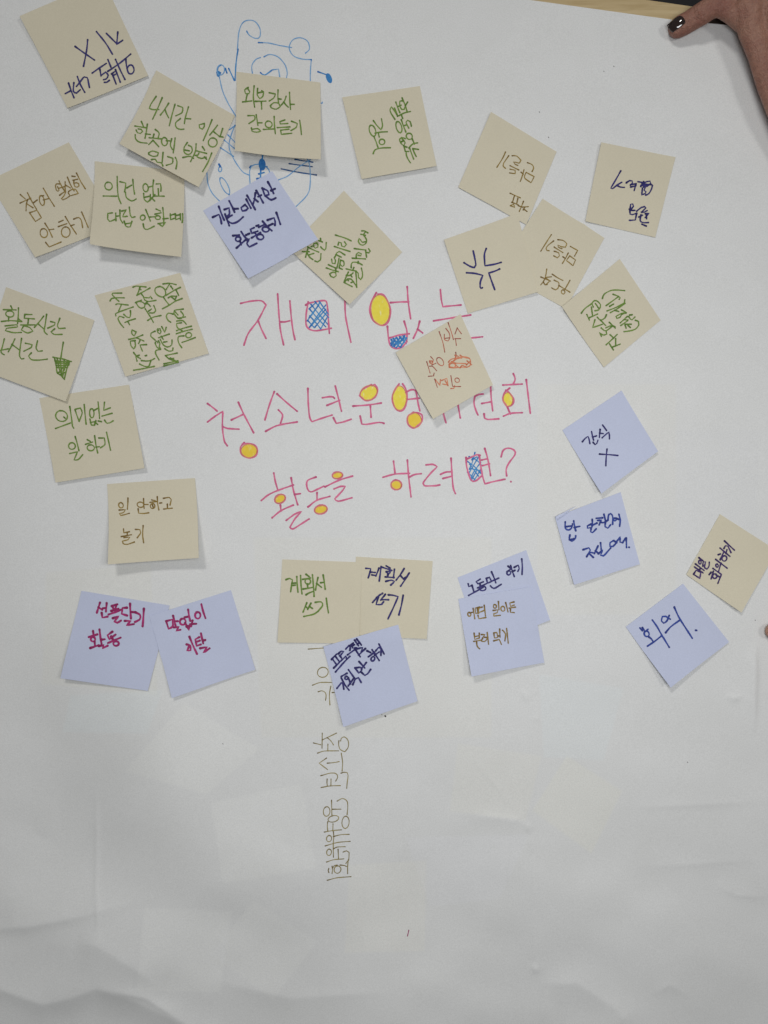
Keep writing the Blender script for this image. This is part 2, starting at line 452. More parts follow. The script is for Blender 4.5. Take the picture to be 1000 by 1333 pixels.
w4 = sheet_ink("""147,143 160,210 178,270; 57,342 110,300 180,268 288,230; 273,178 290,270 320,372; 298,298 340,292; o:193,330,42,29,-28; 195,375 200,418; 135,467 200,415 288,375;
 238,485 300,440 348,420 300,475 264,535 285,548 340,515 403,475; 452,172 390,200 390,255 415,280 460,262 510,238; 460,285 460,340; 395,388 460,340 553,312; o:488,407,48,30,-10;
 o:608,160,39,23,-8; 518,243 620,195 717,165; 583,258 630,240 665,240 640,275 588,330 615,347 713,322""", R6, 1000, 'pink').build('title_word', INK['pink'], sheet)
for e in ((193, 330, 35, 23, -28), (488, 407, 41, 24, -10), (608, 160, 32, 17, -8)): fill(R6, .18, e, 'amber', w4)
w5 = sheet_ink("""118,160 128,240; 45,270 130,248 228,243; 213,153 222,270 238,405; 225,270 260,252 308,245; o:137,322,38,32; 340,185 390,182 417,198 370,245 320,310 330,328 400,328 435,322;
 440,250 475,235 510,232; 457,278 520,262; 512,140 520,270 528,345 542,382; 615,135 620,200 648,288 680,295 720,262; 620,145 690,115 710,120; 705,120 715,190 730,270 745,315 800,300 882,283;
 722,152 760,143; 728,190 775,178; 743,73 765,150 783,258; 855,130 870,85 905,70 945,85 950,115 910,170 890,215 893,260; 922,300""", R7, 1000, 'pink').build('title_word', INK['pink'], sheet)
fill(R7, .19, (137, 324, 32, 27), 'amber', w5)
sheet_ink("""635,128 690,155 722,190; 620,158 670,195 716,245; 625,235 660,270 682,296; 642,210 700,222 715,242; 676,100 660,160 638,215; 700,132 665,190 635,240; 715,168 670,230 645,282;
 716,215 690,260 668,292; 640,180 700,262; 650,292 690,220; 655,150 690,130""", R7, 1000, 'sky', 1.5).build('blue_hatching', INK['sky'], w5)

# doodle, written name, specks ------------------------------------------------
D1, D2 = (270, 10, 450, 150), (260, 100, 440, 280)
im = sheet_ink("""285,170 305,200 350,222 380,210 380,150 345,100 300,90 255,110 228,180 218,300; 370,252 440,255 520,272 610,288;
 710,328 738,300 730,250 700,225 660,217 615,235 592,290 620,345 680,370 752,375; 752,375 745,470 745,560; 328,490 322,420 350,375 385,360; 410,355 450,338 510,355 560,410 578,470 570,515;
 470,450 515,443 525,510; 88,505 110,600 150,690 210,790; o:97,450,27,38""", D1, 1000, 'dim_sky')
sheet_ink("""255,350 225,430 213,510 250,600 310,685 362,712; 175,455 260,525; 205,420 260,478; 150,512 245,575; 215,382 260,350; 870,190 888,190 888,182; o:148,668,12,18; o:182,788,22,66,-25;
 52,690 60,770 90,840 145,900; 480,650 500,670 508,700; 365,790 362,680 385,640 425,632; 800,600 720,650 640,715 570,745; 772,580 795,640 800,760 780,850 690,945""", D2, 1000, 'dim_sky', im=im)
dd = im.build('doodle', INK['dim_sky'], sheet, 'thin blue pen drawing of a figure, half hidden under notes')
im = sheet_ink("""222,300 208,400 200,525; 155,440 195,525; 385,470 415,487 470,450; 800,463 855,482; 70,470 78,430 100,415; 72,485 85,500 95,470; 130,440 142,472; 222,303; 752,376; 370,252 400,253""", D1, 1000, 'sky', 1.7)
sheet_ink("""458,550 452,600; 415,737 440,733; 428,702 466,692; 442,670 440,740; 365,655 372,645; 485,650; 212,850; 140,632 150,650""", D2, 1000, 'sky', 2.0, im=im)
fill(D1, .18, (880, 510, 20, 38, -22), 'sky', dd, .6); fill(D1, .18, (80, 478, 13, 22, 10), 'sky', dd, .5); fill(D2, .18, (452, 634, 26, 44, -5), 'sky', dd, .8)
im.build('thick_line', INK['sky'], dd)['kind'] = 'stuff'
sheet_ink("690,597 750,607 818,617; 648,628 735,640 815,650; 590,665 700,688 845,710", D2, 1000, 'navy', 1.6).build('thick_line', ink_mat('shaded_blue_ink', (.03, .13, .34), (.01, .05, .16)), dd)  # blue ink darkened: the shade below the note is put into its colour
NM = 'thin brown sideways writing down the lower middle'
im = sheet_ink("18,62 120,55 290,42; o:255,440,90,80; 85,650 200,608 300,603 395,605; 178,757 240,740 295,770 308,830 298,895; 385,665 362,800 370,970; 405,770 440,770", (400, 840, 480, 940), 1000, 'thin_brown')
im.build('written_word', INK['thin_brown'], sheet, NM)
im = sheet_ink("""218,270 215,490; 90,412 200,440; 215,370 290,335 425,270; 290,335 345,385 380,440; 300,430 298,530; 150,560 250,530 455,527; 460,380 455,440 480,510 545,540 595,470 592,380 540,325 495,345 482,385;
 280,632 172,705 295,798; 290,705 380,698 462,683; 493,560 512,690 505,820; 197,887 330,850 415,855 442,905 412,965; 290,935 285,985 292,1035; 345,935 343,1035; 200,1058 330,1035 480,1030;
 490,850 520,838 580,842 592,880 580,980 572,1070""", (400, 930, 480, 1050), 889, 'thin_brown')
im.build('written_word', INK['thin_brown'], sheet, NM)
im = sheet_ink("""325,120 330,325; 335,240 452,240; 400,132 470,97 530,130 542,200 532,315; o:260,270,43,66; o:350,368,76,40,-14; 275,405 268,470 275,530; 345,435 342,530; 228,545 340,525 460,515; o:512,415,48,82;
 350,540 355,610 348,700 350,880; 350,605 450,580 560,575; o:292,632,34,42; 240,730 400,685 575,668; 350,770 400,745 508,740; o:292,815,32,43; 412,775 418,905; 258,945 350,915 490,902;
 480,812 525,795 558,815 555,910; 555,915 515,965; 548,915 540,1000 540,1100; 440,985 500,992 525,1005; 288,1030 280,1060 290,1085; 332,1000 338,1050 332,1100; o:405,1045,45,50; 335,1030 360,995 400,985;
 268,1188 400,1155 585,1140""", (400, 1030, 480, 1160), 820, 'thin_brown')
im.build('written_word', INK['thin_brown'], sheet, NM)
for p in ((786, 92.5), (799, 86), (714, 178.5), (702, 145.5), (497, 930), (895, 992), (290, 968), (983, 807), (501.5, 932)):
    im = InkMesh(); im.stroke([p, (p[0]+.6, p[1]+.7)], 0.65 if p[0] != 501.5 else 1.6, on_sheet); im.build('ink_speck', INK['dark'], sheet)
im = InkMesh(); im.stroke([(532.3, 1211), (530.6, 1218.5)], 1.2, on_sheet); im.build('ink_speck', INK['magenta'], sheet, 'tiny red tick near the bottom')

# ------------------------------------------------------------ sticky notes
NOTES = []   # placed notes, lowest first
G = 18
class Note: pass
def bil(c, u, v):
    return tuple((1-u)*(1-v)*c[0][k]+u*(1-v)*c[1][k]+u*v*c[2][k]+(1-u)*v*c[3][k] for k in range(len(c[0])))
def inv(c, x, y):
    u = v = 0.5
    for _ in range(8):
        px, py = bil(c, u, v)
        ux = (1-v)*(c[1][0]-c[0][0])+v*(c[2][0]-c[3][0]); uy = (1-v)*(c[1][1]-c[0][1])+v*(c[2][1]-c[3][1])
        vx = (1-u)*(c[3][0]-c[0][0])+u*(c[2][0]-c[1][0]); vy = (1-u)*(c[3][1]-c[0][1])+u*(c[2][1]-c[1][1])
        d = ux*vy-uy*vx
        u += ((x-px)*vy-(y-py)*vx)/d; v += (ux*(y-py)-uy*(x-px))/d
    return u, v

def note_z(n, u, v):
    fu = min(max(u, 0), 1)*G; fv = min(max(v, 0), 1)*G
    i = min(int(fu), G-1); j = min(int(fv), G-1); a = fu-i; b = fv-j
    Z = n.Z
    return (1-a)*(1-b)*Z[j][i]+a*(1-b)*Z[j][i+1]+(1-a)*b*Z[j+1][i]+a*b*Z[j+1][i+1]

def sticky(reg, wpx, corners, paper, lifts, inks, label):
    """corners: stuck edge first (0-1), then the loose edge (2-3), as seen in the photograph; lifts in mm per corner"""
    s = (reg[2]-reg[0])/wpx
    n = Note(); n.c = [(reg[0]+x*s, reg[1]+y*s) for x, y in corners]
    P = [[bil(n.c, i/G, j/G) for i in range(G+1)] for j in range(G+1)]
    own = np.zeros((G+1, G+1)); floor = np.zeros((G+1, G+1))
    ph = random.uniform(0, 6.28)
    for j in range(G+1):
        for i in range(G+1):
            u, v = i/G, j/G
            ws = ((1-u)**1.3*(1-v)**2, u**1.3*(1-v)**2, u**1.3*v**1.9, (1-u)**1.3*v**1.9)
            h = sum(l*q for l, q in zip(lifts, ws))*0.0016
            h += 0.00035*math.sin(u*4.1+ph)*v + 0.0001*math.sin(u*9+v*5+ph)
            x, y = P[j][i]
            base = sheet_z(x, y)+0.0004
            for q in NOTES:
                uu, vv = inv(q.c, x, y)
                if -0.06 < uu < 1.06 and -0.06 < vv < 1.06:
                    base = max(base, note_z(q, uu, vv)+0.00055)
            floor[j, i] = base; own[j, i] = base+max(h, 0)
    Z = own.copy()
    for _ in range(26):
        A = np.pad(Z, 1, mode='edge')
        avg = (A[:-2, 1:-1]+A[2:, 1:-1]+A[1:-1, :-2]+A[1:-1, 2:])/4
        Z = np.maximum(0.35*Z+0.65*avg, floor) if _ < 18 else np.maximum(avg, floor)
    # smoothing keeps the notes off each other, the lift stays
    Z = np.maximum(Z, own*0.6+Z*0.4)
    n.Z = Z.tolist()
    n.zc = [(n.Z[0][0],), (n.Z[0][G],), (n.Z[G][G],), (n.Z[G][0],)]
    def place(x, y, z, zc): 
        k = (H-zc)/H; return ((x-500)*S*k, (666.5-y)*S*k, z)
    ctr = bil(n.c, .5, .5); loc = Vector(W(ctr[0], ctr[1], sheet_z(*ctr)))
    vs, fs = [], []
    for j in range(G+1):
        for i in range(G+1):
            x, y = P[j][i]
            p = place(x, y, n.Z[j][i], bil(n.zc, i/G, j/G)[0]); vs.append(Vector(p)-loc)
    for j in range(G):
        for i in range(G):
            a = j*(G+1)+i; fs.append([a, a+G+1, a+G+2, a+1])
    def up(a, b, c): return (vs[b]-vs[a]).cross(vs[c]-vs[a]).z > 0
    if not up(*fs[0][:3]): fs = [f[::-1] for f in fs]
    nt_ = len(vs); dn = Vector((0, 0, -0.00022))
    vs += [v+dn for v in vs]; fs += [[a+nt_ for a in reversed(f)] for f in fs]
    ring = [i for i in range(G+1)]+[j*(G+1)+G for j in range(1, G+1)]+[G*(G+1)+i for i in range(G-1, -1, -1)]+[j*(G+1) for j in range(G-1, 0, -1)]
    rb = len(vs); vs += [vs[i] for i in ring]+[vs[i]+dn for i in ring]; nr = len(ring)
    area2 = sum(vs[ring[i]].x*vs[ring[(i+1) % nr]].y-vs[ring[(i+1) % nr]].x*vs[ring[i]].y for i in range(nr))
    nside = len(fs)
    for i in range(nr):
        j_ = (i+1) % nr; f = [rb+i, rb+j_, rb+nr+j_, rb+nr+i]
        fs.append(f[::-1] if area2 > 0 else f)
    o = mesh_obj('sticky_note', vs, fs, M[paper], None, loc, smooth=True)
    for p in list(o.data.polygons)[nside:]: p.use_smooth = False
    tag(o, label, 'sticky note', 'cream sticky notes on the poster' if paper == 'cream' else 'blue sticky notes on the poster')
    def on_note(x, y, lift):
        u, v = inv(n.c, x, y); z = note_z(n, u, v)
        return place(x, y, z+lift, bil(n.zc, u, v)[0]+lift)
    for ink in inks:
        name, txt = ink[0], ink[1]; wd = ink[2] if len(ink) > 2 else PENW[name]
        im = InkMesh()
        for st in strokes(txt, reg, wpx): im.stroke(st, wd, on_note)
        im.build('handwriting', INK[name], o)
    NOTES.append(n)
    return (o, on_note, s, reg)

sticky((0, 0, 200, 150), 1000, [(669, -140), (128, 105), (440, 703), (965, 492)], 'cream', (0, 5, 2.0, 1.2), [('navy', """
 485,295 550,342 612,385; 567,252 560,320 540,425; 625,200 685,275 730,348; 690,212 760,282; 765,205 758,284 798,258; R:80,60,180,1000;
395,340 480,280 580,215; 495,290 510,380; 510,375 570,330 605,370 580,420 545,430; 555,465 585,465 620,440; 600,165 640,265; 600,320 750,220 900,98; 700,165 760,300 825,430;
650,355 700,320 720,350 665,380; 665,370 710,490; 700,300 765,465; 835,160 848,270 875,350 920,355 945,310 925,250 880,245 852,290; 200,385 240,490 300,595; 85,470 120,570 160,665;
45,610 110,575; 155,465 150,580 190,605 240,560; 190,515 240,450 290,390 330,400 345,460 360,530""")],
 'cream note with dark navy marks and an X, cut by the top left picture edge')
sticky((0, 180, 130, 340), 1000, [(-122, 428), (690, 40), (1179, 869), (352, 1192)], 'cream', (0, 0, 0, 5), [('brown', """
 198,558 222,580 248,602; 195,643 250,618 302,595; 270,610 258,660 255,720; 262,650 325,690; 270,540 310,620 360,705; 330,640 368,612; 290,740 365,715 410,790 350,828 290,740;
 o:415,618,24,50,-8; 395,572 432,570; 428,612 480,600; 430,495 485,590 540,675; R:70,225,120,1000;
160,280 60,280 35,330 60,440 100,470 130,440 90,350; 130,200 200,340 290,490; 110,395 290,345; 290,225 290,400 300,500; 300,310 430,385; 350,105 440,320 525,460;
145,570 260,490 300,500 250,600 190,660 220,690 300,665 400,600; 380,480 430,440 500,415 560,420 635,530 420,590 370,510; 470,80 560,90; 490,185 620,160; 520,190 515,270 545,350 610,368 655,330 645,275 590,250 540,260; 590,0 700,220 820,410;
R:0,180,130,1000;o:435,945,35,48,-10; 445,845 485,910 520,985; 485,912 535,905; 455,1040 490,1085 608,1035; 585,835 630,815; 580,880 665,850; o:655,935,42,55; 650,780 705,870 762,955; 705,872 740,860;
 735,805 785,790 812,820 825,890; 815,735 850,815 880,888""")],
 'cream note at the left picture edge with ochre writing, second row down')
sticky((110, 200, 250, 340), 1000, [(95, 70), (928, 165), (900, 960), (52, 842)], 'cream', (0, 0, 12, 11), [('green', """
 o:215,290,33,37; 165,382 290,382; 298,205 297,300 305,390 328,450; 322,250 375,262 372,300 362,342; 385,305 432,280; 443,232 447,300 455,360; 370,345 380,395 430,425 470,405;
 o:560,305,24,37; 585,300 628,290; 637,238 628,300 632,382; 540,355 545,410 575,435 600,410 602,365; 545,392 600,380; 645,368 595,422; 612,395 642,425; 660,272 700,270 705,300 702,335; 678,315 680,380; 640,380 732,382;
 250,538 208,545 208,600 225,620 275,600; 280,540 283,612; 318,510 322,590 345,632; 285,570 315,565; 335,520 378,508 352,548 345,575 385,568; 405,483 415,560 430,580 458,572; 358,615 378,665 415,668 430,615; 368,640 428,630;
 o:530,580,22,25; 558,505 585,570 602,612; 590,575 645,572; 535,640 545,680 575,692 638,662; 655,500 695,518; 645,548 702,535; o:672,580,24,18; 718,488 726,570 728,640; 722,592 770,588; 675,638 745,625 715,665 690,645;
 788,545 792,600 828,588; 788,560 828,548; 836,545 840,602 872,588; 838,562 872,555; 882,545 884,602; 903,545 905,590 900,628""")],
 'cream note with two lines of green writing, its top tucked under a tilted note')
sticky((150, 80, 310, 250), 1000, [(335, 72), (975, 440), (680, 1022), (35, 670)], 'cream', (0, 0, 6, 7), [('green', """
 328,275 285,335 272,370 300,380 350,380; 378,285 340,370 298,460; 430,330 400,375 362,425; 400,382 415,420 430,448; 482,340 455,430 435,512; 505,350 545,365 540,405 488,432; 593,362 568,440 558,495; 575,455 610,458;
 525,455 485,490 495,530 530,543 555,540; 722,497 680,505 682,530 705,542 722,518 722,497; 785,468 750,550 712,635; 830,512 800,550 765,590; 800,565 850,605; 872,540 852,600; 845,602 875,608; o:790,650,38,35;
 R:170,150,280,1000;
120,60 150,130; 45,115 175,135; 60,165 75,195 110,205 135,180 120,155 85,150; 190,92 180,180 165,262; 170,210 228,215; 50,222 55,270 100,310 190,322; 285,155 330,195 320,255; 215,255 360,268;
270,210 260,255; 260,285 210,338; 260,285 328,362; o:395,300,36,48; 415,290 455,290; 480,265 465,340 490,395; 520,255 512,340 500,435; 665,310 628,370 632,430 680,455 722,420 715,360 680,342; 640,400 690,410;
615,490 700,475 740,500; 770,325 760,420 705,540; 760,465 790,460; 845,360 870,400; 780,410 895,440; 805,435 780,480 830,500 890,485; 870,480 895,510; 955,435 910,550 850,660;
210,440 255,415 325,435 315,470 260,480 212,455; 245,520 290,515 312,550 360,555 380,595; 380,430 370,550; 435,480 495,500 490,560 420,585; 525,490 545,540 535,630""")],
 'cream note tilted clockwise with three lines of green writing, touching the top hatched doodle')
sticky((300, 80, 430, 210), 1000, [(62, 102), (900, 210), (905, 980), (45, 893)], 'cream', (0, 0, 11, 11), [('green', """
 175,250 140,272 148,308 180,308 190,290 172,262; 165,312 155,350 148,388; 118,388 210,378; 235,235 225,340 237,440; 270,260 265,320 290,355 320,335 328,290 310,280; 272,300 325,292; 245,382 350,380; 305,385 308,458;
 385,300 448,312 430,350 385,378; 475,275 472,340 478,395; 475,358 505,362; 395,425 430,395 480,402 495,432 455,458 405,445 395,425; 555,335 535,385 505,418; 530,390 555,420 575,438; 590,298 592,380 598,462; 595,412 638,412;
 170,525 232,522 240,560 180,605; 252,515 262,570 270,620; 265,595 310,595; 205,650 212,682 260,692 298,680 268,655 220,662; o:378,610,33,35; 325,662 440,655; 433,530 436,620 445,705;
 540,565 490,582 495,605 570,600; 465,642 592,635; 498,668 580,658; 498,670 505,710 610,700; 608,578 665,600 655,640 603,672; 690,570 700,640 708,715""")],
 'cream note with two lines of green writing stuck over the upper blue doodle')
sticky((440, 100, 580, 240), 1000, [(40, 190), (762, 85), (918, 828), (222, 950)], 'cream', (1.2, 0, 3.0, 3.0), [('green', """
 o:322,495,27,56,-18; 335,550 355,600 372,650; 330,402 365,450 400,485 415,450 405,385; 345,518 400,508 460,505; 375,515 385,555; o:410,600,25,27; 488,655 400,658 345,675 328,710;
 R:500,120,560,800;
190,460 120,350 105,290 130,245 180,310 235,405; 235,405 215,340 185,265; 205,165 240,260 275,345; 245,240 300,215; 320,140 275,150 275,230 310,290 350,290 370,240 345,160 315,140; 315,95 370,220 400,325; 410,165 370,225;
255,400 350,350 460,325; 300,375 325,445; o:260,595,46,104,-18; 300,465 340,580 380,680; 345,570 395,555; 475,575 455,500 410,475 382,510 430,610; o:440,755,52,55; 490,800 530,890; 585,870 500,890 430,960;
370,795 305,775 272,805 290,870 340,920 368,870 310,790; 305,850 345,830; 345,920 370,1020; 360,935 400,945; 430,1020 385,1020 390,1090 420,1160 460,1220; 440,950 480,1060 515,1155; 600,985 500,970; 500,975 530,1050 560,1110""")],
 'cream note with sideways green writing standing alone right of the blue doodle')
sticky((380, 240, 530, 400), 1000, [(452, 55), (958, 588), (500, 1042), (-28, 558)], 'cream', (0, 0, 3.2, 1.2), [('green', """R:390,310,450,1000;
455,0 460,60; 420,50 495,78; 578,90 570,220 540,255 480,210 460,185; 380,100 310,115 295,170 340,212 395,190 400,140 370,102; 180,190 300,250 415,298; 250,180 310,160; 60,290 210,290; 180,230 130,410; 165,320 220,410 290,460;
215,355 310,325; 335,490 390,512 450,470 465,330; 980,355 860,280 810,310 770,400; 790,350 905,405; 695,450 710,540 770,545 780,480 750,410 770,390; 855,430 835,540 810,640; 890,480 860,630; 890,470 955,490 965,580 930,610 880,560;
625,570 780,640; 580,640 730,690 840,720; 780,640 790,720; 860,640 930,670; 655,770 680,825 740,850 795,810 785,750 730,730 680,750;
R:430,290,490,889;
100,230 280,285 400,340; 150,420 165,365 210,380 220,440 270,460 310,410 275,360; 80,450 230,500 380,545; 605,150 660,150 725,190; 680,165 640,220; 590,215 680,235; 650,240 695,310 695,380 630,425 565,400 540,350 560,290 620,370 680,360;
465,490 690,520; 680,520 700,655; 740,495 770,540 740,575 690,560; 425,675 680,690; 500,680 505,600 540,565 600,590 590,630 540,620; 405,860 405,790 430,755 530,760 615,805; 540,740 535,775; 455,855 435,905;
305,882 420,910 500,925 540,970 545,1050 590,1090 620,1030 620,950 600,870; 350,945 300,1050 265,1140; 310,1010 380,1010 440,960; 390,1000 420,1040; 490,930 505,1080 510,1240; 330,1080 400,1080 450,1140 510,1225; 265,1140 320,1090 350,1110;
270,1145 330,1180 420,1225; 400,1150 450,1130""")],
 'cream note turned onto its corner with sideways green writing, left corner under a blue note')
sticky((260, 215, 420, 365), 1000, [(28, 370), (590, 48), (965, 605), (395, 922)], 'blue_note', (0, 0, 2.5, 6.5), [('navy', """
 105,420 155,398 168,430 175,470; 155,335 175,390 197,442; 200,358 238,345 240,395 218,415; 205,395 238,487; 240,290 268,345 282,378; 272,352 312,350; 222,425 262,402; 228,452 262,468 305,455 352,415;
 368,318 335,342 345,368 375,362 392,345 372,322; 378,275 415,345; 385,245 418,300 450,355; 452,225 445,275 432,312; 442,268 472,292; 460,205 490,255 515,300; 475,252 500,240;
 508,185 552,205 562,235 530,245 508,185; 555,135 580,180 600,225; 580,202 612,188; 538,250 580,277 617,262; 268,568 320,562; o:310,595,20,20; 325,612 335,642; 298,668 372,600; 335,535 362,575 390,602; 375,562 402,550;
 368,605 402,595 382,632 402,660 462,630; 440,502 410,515 422,548 470,530; 442,540 462,562; 420,585 492,542; o:490,577,28,22; 458,488 478,480; 478,498 520,478; o:535,515,26,22; 510,450 545,490 585,527; 560,485 592,470;
 550,440 602,422 612,450 610,482; 622,380 640,430 655,475""", 2.5)],
 'blue note tilted left with navy writing, covering the lower blue doodle')
sticky((590, 140, 730, 280), 1000, [(352, 40), (962, 410), (680, 1088), (47, 740)], 'cream', (1.5, 0, 0.6, 0.8), [('brown', """
 488,410 460,470 408,552; 518,445 470,515 465,540 488,562; 550,445 592,448 632,488 615,515 562,500 578,525 602,535; 530,537 612,578; 530,570 578,580 578,612 525,605; 692,510 735,528 750,560 735,592;
 660,575 645,630 625,685; 632,598 655,618; 680,600 665,650 725,697 755,640 680,600; 530,795 625,838; 570,820 552,880; 602,842 592,892; 545,880 605,902; 532,912 575,928 562,898 532,912; 655,870 635,920 615,965; 605,910 640,925;
 640,925 700,920; 668,925 650,952; 655,942 688,965""", 1.4)],
 'cream note with upside-down ochre writing, uppermost of the right-hand group')
sticky((755, 180, 885, 310), 1000, [(215, 40), (958, 188), (755, 992), (55, 830)], 'cream', (2.5, 0, 0.4, 0.8), [('navy', """R:790,215,860,1000;
265,100 180,250 80,420 110,430 200,360 285,310; 200,370 260,400 335,405; 370,320 430,280 475,285 485,320 445,365; 445,355 550,340; 450,400 550,375; 550,340 515,465; 585,300 700,320 635,385; 640,390 690,330 750,300 810,290 820,330 750,385;
690,300 720,400; 660,340 840,360; 640,370 760,380; 820,345 855,370 840,430 790,520 730,550; 670,420 655,545 720,520 735,490 700,460 720,410 690,400; 440,795 450,720 490,715 500,760 440,830; 425,815 470,835 525,835;
435,840 440,905 480,915 555,890; 560,890 535,1015 425,1022; 560,850 650,780 710,765 730,790 660,860; 650,870 700,870 755,840; 600,960 670,925; 640,920 625,1030 680,1065 775,1065; 720,900 790,890 720,970; 740,930 745,995; 655,1095 735,1130""", 2.0)],
 'cream note with short scrawled navy writing, farthest right in the upper group')
sticky((670, 250, 790, 400), 1000, [(305, 72), (975, 498), (555, 1265), (-187, 851)], 'cream', (0, 0, 0.5, 0), [('brown', """
 400,460 345,545 285,640; 425,528 360,580 342,612 352,632 375,635; 470,515 530,525 567,560 550,597 505,590 470,572 475,597 515,612; 430,595 525,655; 430,640 480,658 488,690 465,712 425,690; 605,588 685,632 650,695;
 583,660 552,720 520,772; 525,700 550,718; 600,690 563,740 635,797 662,735 600,690; 350,835 335,925 400,918; 285,920 390,965; 335,930 312,970 285,1005; 312,972 332,1005 355,1002; 342,935 385,960 345,1000; 410,890 470,930 525,958;
 430,955 482,985 470,1045 445,1060 402,1038; 480,1012 600,1085; 602,955 572,1010 540,1065; o:527,1083,20,22""", 1.4)],
 'cream note with upside-down ochre writing, wedged between the navy cross mark and green writing notes')
sticky((570, 270, 710, 410), 1000, [(58, 300), (740, 55), (930, 785), (280, 985)], 'cream', (2.0, 0, 1.6, 0.6), [('navy', """
 245,512 300,545 340,556 355,535 345,470 330,402; 452,380 435,430 436,490 440,540 520,528 590,510; 268,605 350,612 420,630 398,685 395,740 402,752 415,745; 575,572 530,592 475,608 500,680 530,762""", 2.3)],
 'cream note with only four bent navy strokes meeting like a burst mark')
sticky((725, 330, 865, 480), 1000, [(585, 50), (965, 620), (437, 1058), (48, 495)], 'cream', (0, 0, 0.5, 1.6), [('green', """R:755,370,840,1000;
348,215 375,150 470,95 560,85 690,95; 510,150 590,180 620,205 605,228; 595,185 500,255 405,325; 460,335 520,300; 690,235 685,280 560,350 420,405; 695,290 580,370 470,432; 540,395 600,415; 640,390 720,430 640,460;
710,440 650,440 555,490 570,520 620,500 645,450; 730,490 620,590; 680,540 740,545; 735,555 630,630; 750,490 770,525 800,545 845,500; 765,470 805,465; 695,620 710,670; 700,610 790,610; 740,630 775,660; 850,550 900,570 905,620 860,680 780,710 675,725;
25,440 80,370 190,290; 210,345 190,290 230,245 280,262 320,310 318,345 290,390 235,402; 240,290 290,360; 180,345 190,420 200,490; 110,460 150,545; 145,510 275,452; 410,465 390,510 320,545 270,500; 320,545 400,630; 235,540 200,660 350,610;
455,580 545,670; 540,650 490,630 400,665; 500,640 400,710 330,665; 405,710 415,760 360,775 300,735 335,795; 465,770 520,820 575,765; 520,820 405,925; 550,830 550,945; 455,910 515,1005; 490,965 620,915""", 1.7)],
 'cream note on its corner with sideways green writing, lowest of the right-hand group')
sticky((45, 495, 195, 635), 1000, [(42, 155), (820, 38), (955, 762), (183, 888)], 'cream', (0, 0, 3.5, 2.2), [('green', """
 o:233,310,50,48; 252,318 264,328; 180,418 250,392 310,370; 305,228 318,320 328,400 338,415; 350,255 368,310 385,355; 350,252 395,240 412,280 385,355; 430,210 437,300 445,380; o:495,285,20,38; 510,262 552,240; 550,188 562,330;
 478,335 492,388 520,390 532,350; 482,365 525,358; 530,350 515,388; 515,358 545,382; 550,352 578,358; 605,190 598,260 655,238; 583,310 670,285; 605,345 625,372 650,368 680,350; o:322,570,28,30; 350,488 368,550 382,610;
 302,635 370,620 340,690 375,688 415,645; 455,515 482,530; 440,555 500,535; o:485,585,30,27; 518,480 530,560 545,630; 530,580 560,575; 555,500 602,500 608,555 570,585; 622,450 640,530 657,605""")],
 'cream note with upright green writing whose top edge slips under the arrow note')
sticky((0, 370, 130, 525), 1000, [(62, 28), (945, 360), (658, 1175), (-225, 843)], 'cream', (0, 0, 1.6, 3.0), [('green', """
 105,215 122,252; 30,252 158,255; o:95,295,40,32; 85,325 80,368; 10,370 110,362 215,372; 182,235 180,310 172,390; 182,345 215,370; 48,415 165,402 172,425 60,440 50,462 130,482 210,480;
 245,300 318,302; 245,302 240,338 340,345; 282,345 275,400; 205,405 350,405; 235,410 210,455 270,485 325,468 295,432 235,412; 435,318 390,375 340,430; 385,400 440,450; 465,300 450,400 440,470 470,500;
 505,372 550,382 545,405 475,438; 598,340 572,415 585,440 650,438; 545,445 508,475 540,500 618,500; 40,545 22,620 8,680 40,705; -40,668 80,645; 145,545 115,610 80,675; 115,600 190,655; 212,540 198,640 192,715 215,747 235,742;
 250,588 318,602 310,630 235,668; 372,565 358,640 375,668 420,665; 310,685 283,715 310,752 380,758 470,748; 632,580 620,650 608,730; 528,728 620,745 712,772; 545,740 560,820 572,890 600,905 642,950; 692,780 665,850 642,948;
 570,742 585,820 602,882; 556,790 685,788; 560,812 684,812; 600,745 608,830 622,922; 640,760 635,840 625,932; 672,770 655,810 640,860; 548,765 690,776; 568,832 672,832; 575,890 600,870 620,840; 552,775 690,800; 600,905 650,880""")],
 'cream note cut by the left picture edge, green writing ending in a filled down arrow')
